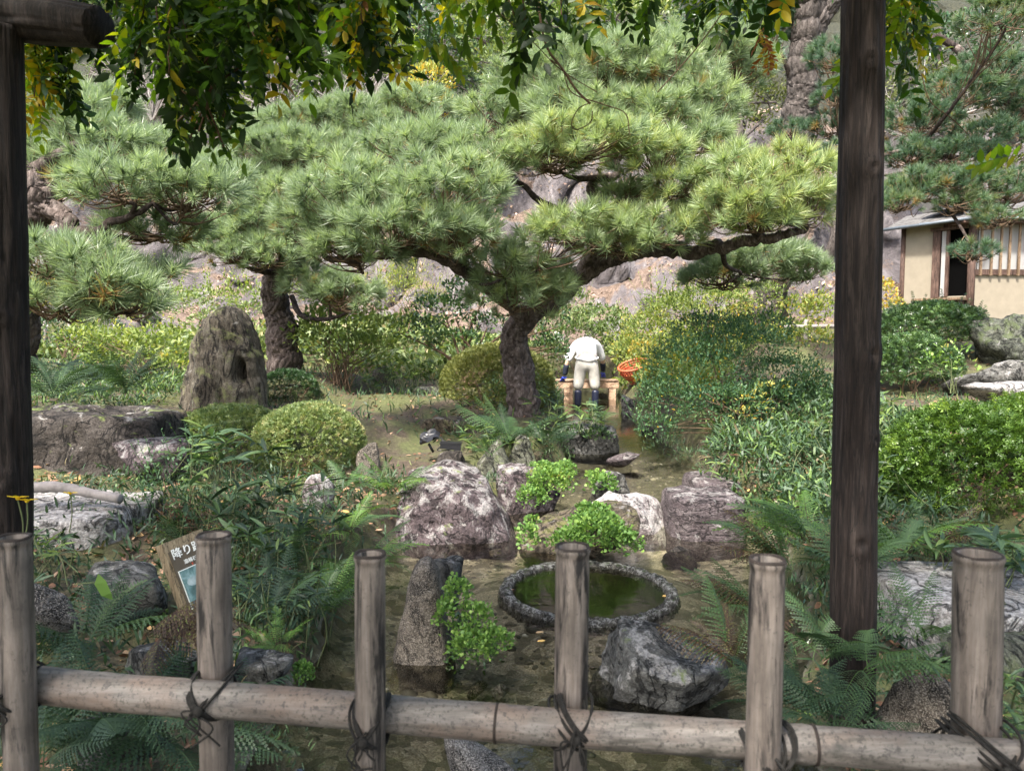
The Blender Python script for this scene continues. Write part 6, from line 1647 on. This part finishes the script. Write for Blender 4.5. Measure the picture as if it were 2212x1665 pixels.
# ------------------------------------------------------------------ wisteria
def wist_leaf(seed, tint, pairs=6):
    r_ = np.random.default_rng(seed)
    mb = MB()
    Lr = .24
    q = np.linspace(0, 1, 8)
    C_ = np.stack([q * Lr, q * 0, -.10 * q ** 2 * 1.2], 1)
    add_tube(mb, C_, np.linspace(.0016, .0008, 8), 3, False, tint=.55)
    oV = np.array([[0, 0, 0], [.25, -.19, .04], [.6, -.2, .02], [1, 0, -.14], [.6, .2, .02], [.25, .19, .04], [.3, 0, 0], [.62, 0, -.03]])
    oT = np.array([[0, 1, 6], [1, 2, 7], [1, 7, 6], [2, 3, 7], [3, 4, 7], [4, 5, 6], [4, 6, 7], [5, 0, 6]])
    for k in range(pairs + 1):
        s = .22 + .78 * k / pairs
        p = np.array([s * Lr, 0, -.12 * s ** 2])
        sides_ = (0,) if k == pairs else (-1, 1)
        for sg in sides_:
            yaw = math.radians(58) * sg + r_.normal(0, .12)
            d = norm(np.array([[math.cos(yaw), math.sin(yaw), -.25 + r_.normal(0, .22)]]))
            inst(mb, oV, oT, p[None], frames(d, np.array([r_.normal(0, .35)])), [r_.uniform(.062, .082) * (1 - .25 * abs(s - .55))], [np.clip(tint + r_.normal(0, .05), 0, 1)])
    return mb
WL = {}
for nm, t_ in (('dark', .05), ('mid', .38), ('green', .55), ('lime', .72), ('yellow', .9), ('rust', 1.0)):
    WL[nm] = [wist_leaf(s, t_) for s in (1, 2, 3)]
WLM = {k: [x.mesh('leaf', M['wist'], shade=True) for x in v] for k, v in WL.items()}
PX = [30, 60, 110, 150, 180, 230, 280, 330, 380, 430, 470, 520, 560, 620, 670, 720, 770, 820, 850, 880, 940, 1000, 1060, 1110, 1150, 1190, 1240, 1300, 1400, 1500, 1600, 1650, 1690, 1740, 1800]
PY = [330, 300, 300, 230, 170, 165, 190, 250, 330, 345, 330, 280, 200, 180, 215, 190, 225, 210, 150, 80, 90, 80, 110, 150, 175, 130, 80, 80, 20, 40, 45, 50, 40, 10, 0]
def wisteria(label, x0, x1, step, dens, seed, pal, prof=None, cap=300, zr=(2.15, 2.75)):
    r_ = np.random.default_rng(seed)
    root = thing('wisteria_vine', label, 'wisteria', P((x0 + x1) / 2, -120, 2.5), 'wisteria hanging from the pergola')
    cnt = 0; st = MB()
    x = x0
    while x < x1:
        ye = (np.interp(x, PX, PY) if prof is None else prof(x)) * r_.choice([.45, .7, .9, 1.0, 1.08]) - 110
        D = r_.uniform(*zr)
        y = -130.0; xx_ = x
        path = [P(x, y, D)]
        while y < ye:
            y += 26 / dens
            xx_ += r_.normal(0, 5)
            p = P(xx_, y, D)
            path.append(p)
            rel = max(0, (y + 40) / max(60, ye + 40))
            if cnt < cap and y > -95:
                az = r_.uniform(0, 6.28)
                d = norm(np.array([[math.cos(az), math.sin(az) * .8, -.75 + r_.normal(0, .35)]]))
                t_ = pal(xx_, y, rel, r_)
                me = WLM[t_][int(r_.integers(0, 3))]
                place('leaf', me, root, p - d[0] * .04, frames(d, np.array([r_.normal(0, .6)]))[0], r_.uniform(.55, .98))
                cnt += 1
        if len(path) > 2: add_tube(st, smooth(path, 2), .0028, 4, False)
        x += step * r_.uniform(.6, 1.4)
    if st.n: build(st, 'stems', M['vine'], root)['kind'] = 'stuff'
    return root
def pal1(x, y, rel, r_):
    u = r_.random()
    if x < 120 and y > 60 and u < .6: return 'lime' if u < .35 else 'yellow'
    return 'dark' if u < .34 else 'mid' if u < .56 else 'green' if u < .76 else 'lime' if u < .965 else 'yellow'
wisteria('dense dark wisteria foliage hanging over the left pine', 25, 330, 19, 1.15, 1, pal1, zr=(2.8, 3.3))
wisteria('long wisteria tangle dropping lowest, in the upper left middle', 330, 620, 21, 1.25, 2, pal1)
wisteria('wisteria curtain right of the long tangle, ending above the dark-trunked pine', 620, 862, 21, 1.15, 3, pal1)
def pal2(x, y, rel, r_):
    u = r_.random()
    return 'lime' if u < .42 else 'green' if u < .66 else 'dark' if u < .85 else 'yellow' if u < .92 else 'mid'
wisteria('bright thin wisteria fringe along the top centre', 900, 1260, 30, .8, 4, pal2)
wisteria('wisteria fringe along the top between the centre and the log pillar', 1260, 1815, 26, .8, 5, lambda x, y, rel, r_: 'dark' if r_.random() < .45 else pal2(x, y, rel, r_), zr=(2.8, 3.3), prof=lambda x: np.interp(x, [1260, 1330, 1400, 1500, 1600, 1700, 1760, 1815], [60, 75, 85, 90, 100, 80, 30, 40]))
wisteria('wisteria spray right of the log pillar', 1905, 2010, 15, 1.2, 6, lambda x, y, rel, r_: 'lime' if r_.random() < .45 else ('yellow' if r_.random() < .1 else 'mid'), zr=(2.85, 3.3), prof=lambda x: np.interp(x, [1905, 1935, 1965, 1990, 2010], [250, 270, 240, 150, 80]))
# withered cluster and stray tendrils
root = thing('withered_leaf_cluster', 'rusty withered leaf cluster dangling below the vines near the grey pine trunk', 'dead leaves', P(1648, 60, 2.4))
for k in range(5):
    place('leaf', WLM['rust'][k % 3], root, P(1648 + 3 * k, 50 + 14 * k, 2.4), frames(np.array([[.1 * (-1) ** k, 0, -1.0]]), np.array([k * 1.3]))[0], .34)
def tendril(label, pts, r=.0022):
    W = smooth([P(*q) for q in pts], 8)
    tag(build(add_tube(MB(), W, r, 5, False), 'vine_tendril', M['vine'], origin=tuple(W[0])), label, 'vine', 'bare wisteria tendrils')
tendril('thick twisted tendril hanging before the crown of the centre pine', [(1160, -20, 2.3), (1170, 60, 2.3), (1185, 110, 2.3), (1215, 150, 2.3), (1245, 195, 2.3), (1275, 225, 2.3)], .004)
tendril('thin pale tendril curling down over the centre pine', [(1190, 130, 2.3), (1215, 150, 2.28), (1235, 200, 2.25), (1300, 225, 2.2), (1350, 245, 2.2), (1360, 290, 2.2)], .0018)
tendril('looped tendril in front of the centre pine', [(1275, 222, 2.3), (1250, 235, 2.3), (1235, 265, 2.3), (1245, 280, 2.3), (1275, 265, 2.3), (1280, 240, 2.3)], .0018)
tendril('straight tendril slanting from the top to the looped one', [(1560, 30, 2.3), (1500, 110, 2.3), (1420, 200, 2.3)], .002)
tendril('tendril crossing from the upper centre down to the pine', [(1080, 30, 2.3), (1150, 90, 2.3), (1210, 150, 2.3), (1290, 200, 2.3)], .0016)
tendril('pale tendril hooking down right of the log pillar', [(1990, 160, 2.3), (2010, 220, 2.3), (2060, 260, 2.3), (2090, 290, 2.3)], .0016)
r_ = np.random.default_rng(8)
for k, nm in enumerate(['leftmost', 'second', 'third', 'fourth', 'fifth', 'sixth', 'seventh', 'rightmost']):
    x = 300 + 40 * k
    pts_ = [(x + r_.normal(0, 15), -60, 2.5), (x + 20 + r_.normal(0, 15), 60, 2.45), (400 + 12 * k + r_.normal(0, 15), 180, 2.4), (455 + r_.normal(0, 30), 290 + r_.normal(0, 20), 2.4)]
    tendril('brown stem running down through the long wisteria tangle, %s of eight' % nm, pts_, .0035)
# lime spray leaves near the top centre
sp2 = thing('wisteria_spray', 'glowing lime wisteria leaves standing alone at the top left of centre', 'wisteria', P(950, 90, 2.4))
for px, py, az in ((955, 90, 10), (905, 100, 170), (960, 110, -30), (985, 75, 40), (2160, 335, 190), (2200, 340, 180)):
    if px < 2000: place('leaf', WLM['lime'][0], sp2, P(px - 40 * math.cos(math.radians(az)), py - 6, 2.4), frames(np.array([[math.cos(math.radians(az)), .2, -.25]]), np.array([1.1]))[0], .62)
sp3 = thing('wisteria_spray', 'lone lime leaf reaching in from the right edge in front of the blue-green pine', 'wisteria', P(2230, 340, 2.4))
place('leaf', WLM['lime'][1], sp3, P(2225, 336, 2.4), frames(np.array([[-1, .1, .06]]), np.array([.9]))[0], .85)

# canopy over the pergola roof, out of sight above the viewer but throwing its shade
r_ = np.random.default_rng(31)
k = 5200
cx = r_.uniform(-4.6, 4.6, k); cy = r_.uniform(-3.2, 2.75, k); cz = 3.42 + r_.uniform(0, .35, k)
mb = MB()
for s in range(3):
    src = WL['dark'][s]; Vs = np.vstack(src.V); Ts = np.vstack(src.T + [np.zeros((0, 3), int)])
    w_ = np.arange(k) % 3 == s
    n_ = int(w_.sum())
    an = r_.uniform(0, 6.28, n_)
    inst(mb, Vs, Ts, np.stack([cx, cy, cz], 1)[w_], frames(np.stack([np.cos(an), np.sin(an), r_.normal(-.2, .3, n_)], 1), r_.normal(0, .5, n_)), np.full(n_, 1.15), r_.uniform(0, .6, n_))
rf = build(mb, 'wisteria_canopy', M['wist'], shade=False)
tag(rf, 'thick mat of wisteria leaves over the pergola roof', 'wisteria', kind='stuff')

# ------------------------------------------------------------------ bamboo fence in the foreground
m, nt, b = new_mat('weathered_bamboo')
v = coord(nt, (30, 30, 2.2)); n1 = noise(nt, v, 2.4, 7, .75, .3); n2 = noise(nt, coord(nt), 90, 4, .75); n3 = noise(nt, coord(nt, (26, 26, 2.6)), 1.5, 6, .72, .6); n4 = noise(nt, coord(nt, (6, 6, 6)), 1.6, 3, .6)
c_ = ramp(nt, n1, [(.3, (.075, .062, .055)), (.5, (.150, .128, .114)), (.7, (.25, .22, .20))])
c_ = mix(nt, 1.0, c_, ramp(nt, n4, [(.35, (.7, .68, .66)), (.65, (1.25, 1.2, 1.15))]), 'MULTIPLY')
c_ = mix(nt, ramp(nt, math_n(nt, 'ADD', n3, math_n(nt, 'MULTIPLY', n4, .25)), [(.64, (0, 0, 0)), (.74, (1,) * 3)]), c_, (.014, .012, .012))
c_ = mix(nt, ramp(nt, n2, [(.58, (0, 0, 0)), (.68, (.6,) * 3)]), c_, (.05, .045, .04))
nt.links.new(c_, b.inputs['Base Color']); b.inputs['Roughness'].default_value = .55; bump(nt, b, n1, .3, .003)
M['bam'] = m
m, nt, b = new_mat('weathered_bamboo_rail')
v = coord(nt, (2.2, 30, 30)); n1 = noise(nt, v, 2.4, 7, .72, .3); n2 = noise(nt, coord(nt), 110, 4, .8); n3 = noise(nt, coord(nt, (3, 14, 14)), 1.6, 5, .68, .5); n4 = noise(nt, coord(nt, (4, 6, 6)), 1.6, 3, .6)
c_ = ramp(nt, n1, [(.3, (.075, .064, .056)), (.5, (.155, .135, .120)), (.7, (.26, .235, .21))])
c_ = mix(nt, ramp(nt, n4, [(.45, (0, 0, 0)), (.68, (.65,) * 3)]), c_, (.19, .125, .092))
c_ = mix(nt, ramp(nt, math_n(nt, 'ADD', n3, math_n(nt, 'MULTIPLY', n4, -.15)), [(.49, (0, 0, 0)), (.62, (.9,) * 3)]), c_, (.045, .042, .034))
c_ = mix(nt, ramp(nt, n2, [(.52, (0, 0, 0)), (.62, (.8,) * 3)]), c_, (.035, .033, .028))
nt.links.new(c_, b.inputs['Base Color']); b.inputs['Roughness'].default_value = .55; bump(nt, b, n1, .3, .003)
M['bamr'] = m
M['node'] = plain('bamboo_node_edge', (.035, .026, .022), .7, 60, .4)
M['twine'] = plain('black_hemp_twine', (.022, .02, .018), .95, 120, .6)
fence = thing('bamboo_fence', 'weathered bamboo fence across the foreground, upright posts tied to one round rail', 'fence', (0, 1.2, .12))
def rail_pt(px):
    D = np.interp(px, [-200, 250, 2100, 2500], [1.345, 1.31, 1.13, 1.09])
    py = np.interp(px, [-200, 150, 600, 1100, 1500, 2000, 2500], [1445, 1488, 1520, 1563, 1590, 1625, 1660])
    return P(px, py, D)
def bamboo(mb, a_, b_, ra, rb, nodes, sides=36, open_top=False, seed=0):
    t = np.linspace(0, 1, 60)
    rr = ra + (rb - ra) * t
    L_ = np.linalg.norm(np.array(b_) - np.array(a_))
    for nd_ in nodes:
        rr = rr + .0022 * np.exp(-((t - nd_) * L_ / .006) ** 2) - .0012 * np.exp(-((t - nd_) * L_ / .02) ** 2)
    t = np.unique(np.concatenate([t] + [nd_ + np.linspace(-.02, .02, 9) / L_ for nd_ in nodes])); t = t[(t >= 0) & (t <= 1)]
    rr = ra + (rb - ra) * t
    for nd_ in nodes:
        rr = rr + .0022 * np.exp(-((t - nd_) * L_ / .005) ** 2) - .0012 * np.exp(-((t - nd_ - .012 / L_) * L_ / .01) ** 2)
    pts_ = np.array(a_) + np.outer(t, np.array(b_) - np.array(a_))
    pts_ = pts_ + (np.stack([fbm(np.stack([t * 2, t * 0 + s * 5, t * 0 + seed], 1), 2, seed) for s in range(3)], 1) - .5) * .008
    return pts_, rr
RX = []
segs = [(-420, 445), (435, 1075), (1075, 1760), (1752, 2700)]
mb = MB()
P_ = [rail_pt(q) for q in (-500, 2700)]
xs_ = np.linspace(-500, 2700, 14); W = np.array([rail_pt(q) for q in xs_]); W = smooth(W, 12)
pxs = W[:, 0] / W[:, 1] * F + 1106
rr = np.interp(pxs, [-200, 430, 436, 1075, 1760, 2500], [.0345, .0335, .0325, .032, .031, .0295])
for q in (1073, 1758, 195, 436):
    rr = rr + .0016 * np.exp(-((pxs - q) / 9) ** 2)
add_tube(mb, W, rr, 40, True, .03, 2)
build(mb, 'rail', M['bamr'], fence)
for q in (1073, 1758):
    c_ = rail_pt(q); d_ = rail_pt(q + 5) - c_; d_ /= np.linalg.norm(d_)
    k_ = np.argmin(abs(pxs - q)); mb = MB(); add_tube(mb, [c_ - d_ * .0025, c_ + d_ * .0025], rr[k_] + .0007, 32); build(mb, 'node_ring', M['node'], fence)
posts = [(30, 1160, 46, 1665, 68, 1), (461, 1156, 472, 1665, 73, 0), (799, 1196, 804, 1665, 67, 1), (1237, 1181, 1232, 1665, 75, 0), (1658, 1208, 1642, 1665, 76, 1), (2113, 1196, 2106, 1665, 98, 0)]
for k, (xt, yt, xb, yb, wpx, front) in enumerate(posts):
    rc = rail_pt(xt)
    Dp = rc[1] + (-.062 if front else .064)
    rad = S(wpx, Dp) / 2
    a_ = P(xt, yt, Dp); e_ = P(xb, yb, Dp)
    dirn = (e_ - a_) / (a_[2] - e_[2])
    bot = a_ + dirn * (a_[2] - .02)
    mb = MB()
    pts_, rr_ = bamboo(mb, a_, bot, rad, rad * 1.03, [.0045, .62], seed=k)
    pts_ = pts_ - pts_[0] + a_
    V, Q, T = tube(pts_, rr_, 36, False)
    nV = len(V)
    mb.add(V, Q)
    # hollow rim
    inn = pts_[0] + (V[:36] - pts_[0]) * .74
    deep = inn + np.array([0, 0, -.035])
    jj = np.arange(36); j2 = (jj + 1) % 36
    mb.add(np.vstack([V[:36] + [0, 0, .0], inn + [0, 0, -.001], deep, [pts_[0] + [0, 0, -.035]]]), np.vstack([np.stack([jj, 36 + jj, 36 + j2, j2], -1), np.stack([36 + jj, 72 + jj, 72 + j2, 36 + j2], -1)]))
    mb.T.append(np.stack([np.full(36, nV + 108), nV + 72 + j2, nV + 72 + jj], -1))
    po = build(mb, 'post', M['bam'], fence)
    ang = np.linspace(0, 2 * np.pi, 33)
    mb = MB(); add_tube(mb, a_ + np.stack([np.cos(ang) * rad * .93, np.sin(ang) * rad * .93, ang * 0 - .001 + .001 * np.sin(ang * 3)], 1), .0036, 6, False, .2); build(mb, 'rim', M['node'], po)
    # twine: crossed turns round post and rail, knot in front
    r_ = np.random.default_rng(k + 50)
    c_ = (rc + (a_ + dirn * (a_[2] - rc[2]))) / 2
    R1, R2 = S(82, rc[1]) / 2, rad
    ey_ = R1 + R2 + .006
    mb = MB()
    for q in range(7):
        sg = 1 if q % 2 else -1
        u = np.linspace(0, 2 * np.pi, 41)
        off = r_.normal(0, .006)
        # closed loop slanting across the joint, hugging both canes
        sx = (R2 + .001) * .98; sz = (R1 + .001) * 1.0
        xx_ = np.cos(u) * sx * sg * 1.0; zz = np.cos(u) * sz
        yy_ = -np.sin(u) * ey_ * .98
        flat = np.clip(np.abs(np.cos(u)) * 1.35, 0, 1)
        Wt = c_ + np.stack([xx_ + off * 1.5, yy_, zz + off], 1)
        add_tube(mb, Wt, .0030, 5, False, .3, q)
    front_y = c_[1] - ey_
    for q in range(5):
        Wt = smooth([[c_[0] + r_.normal(0, .006), front_y, c_[2] + r_.normal(0, .006)], [c_[0] + r_.normal(0, .018), front_y - .008, c_[2] - .015 + r_.normal(0, .01)], [c_[0] + r_.normal(0, .02), front_y - .004, c_[2] - .05 + r_.normal(0, .015)]], 5)
        add_tube(mb, Wt, .0019, 5, False, .3, q)
    V_, T_ = ico(2); mb.add(V_ * np.array([.010, .007, .010]) + [c_[0], front_y - .002, c_[2]], T_)
    build(mb, 'twine', M['twine'], po)
print('objects', len(bpy.data.objects), 'tris', sum(len(o.data.polygons) for o in bpy.data.objects if o.type == 'MESH'))
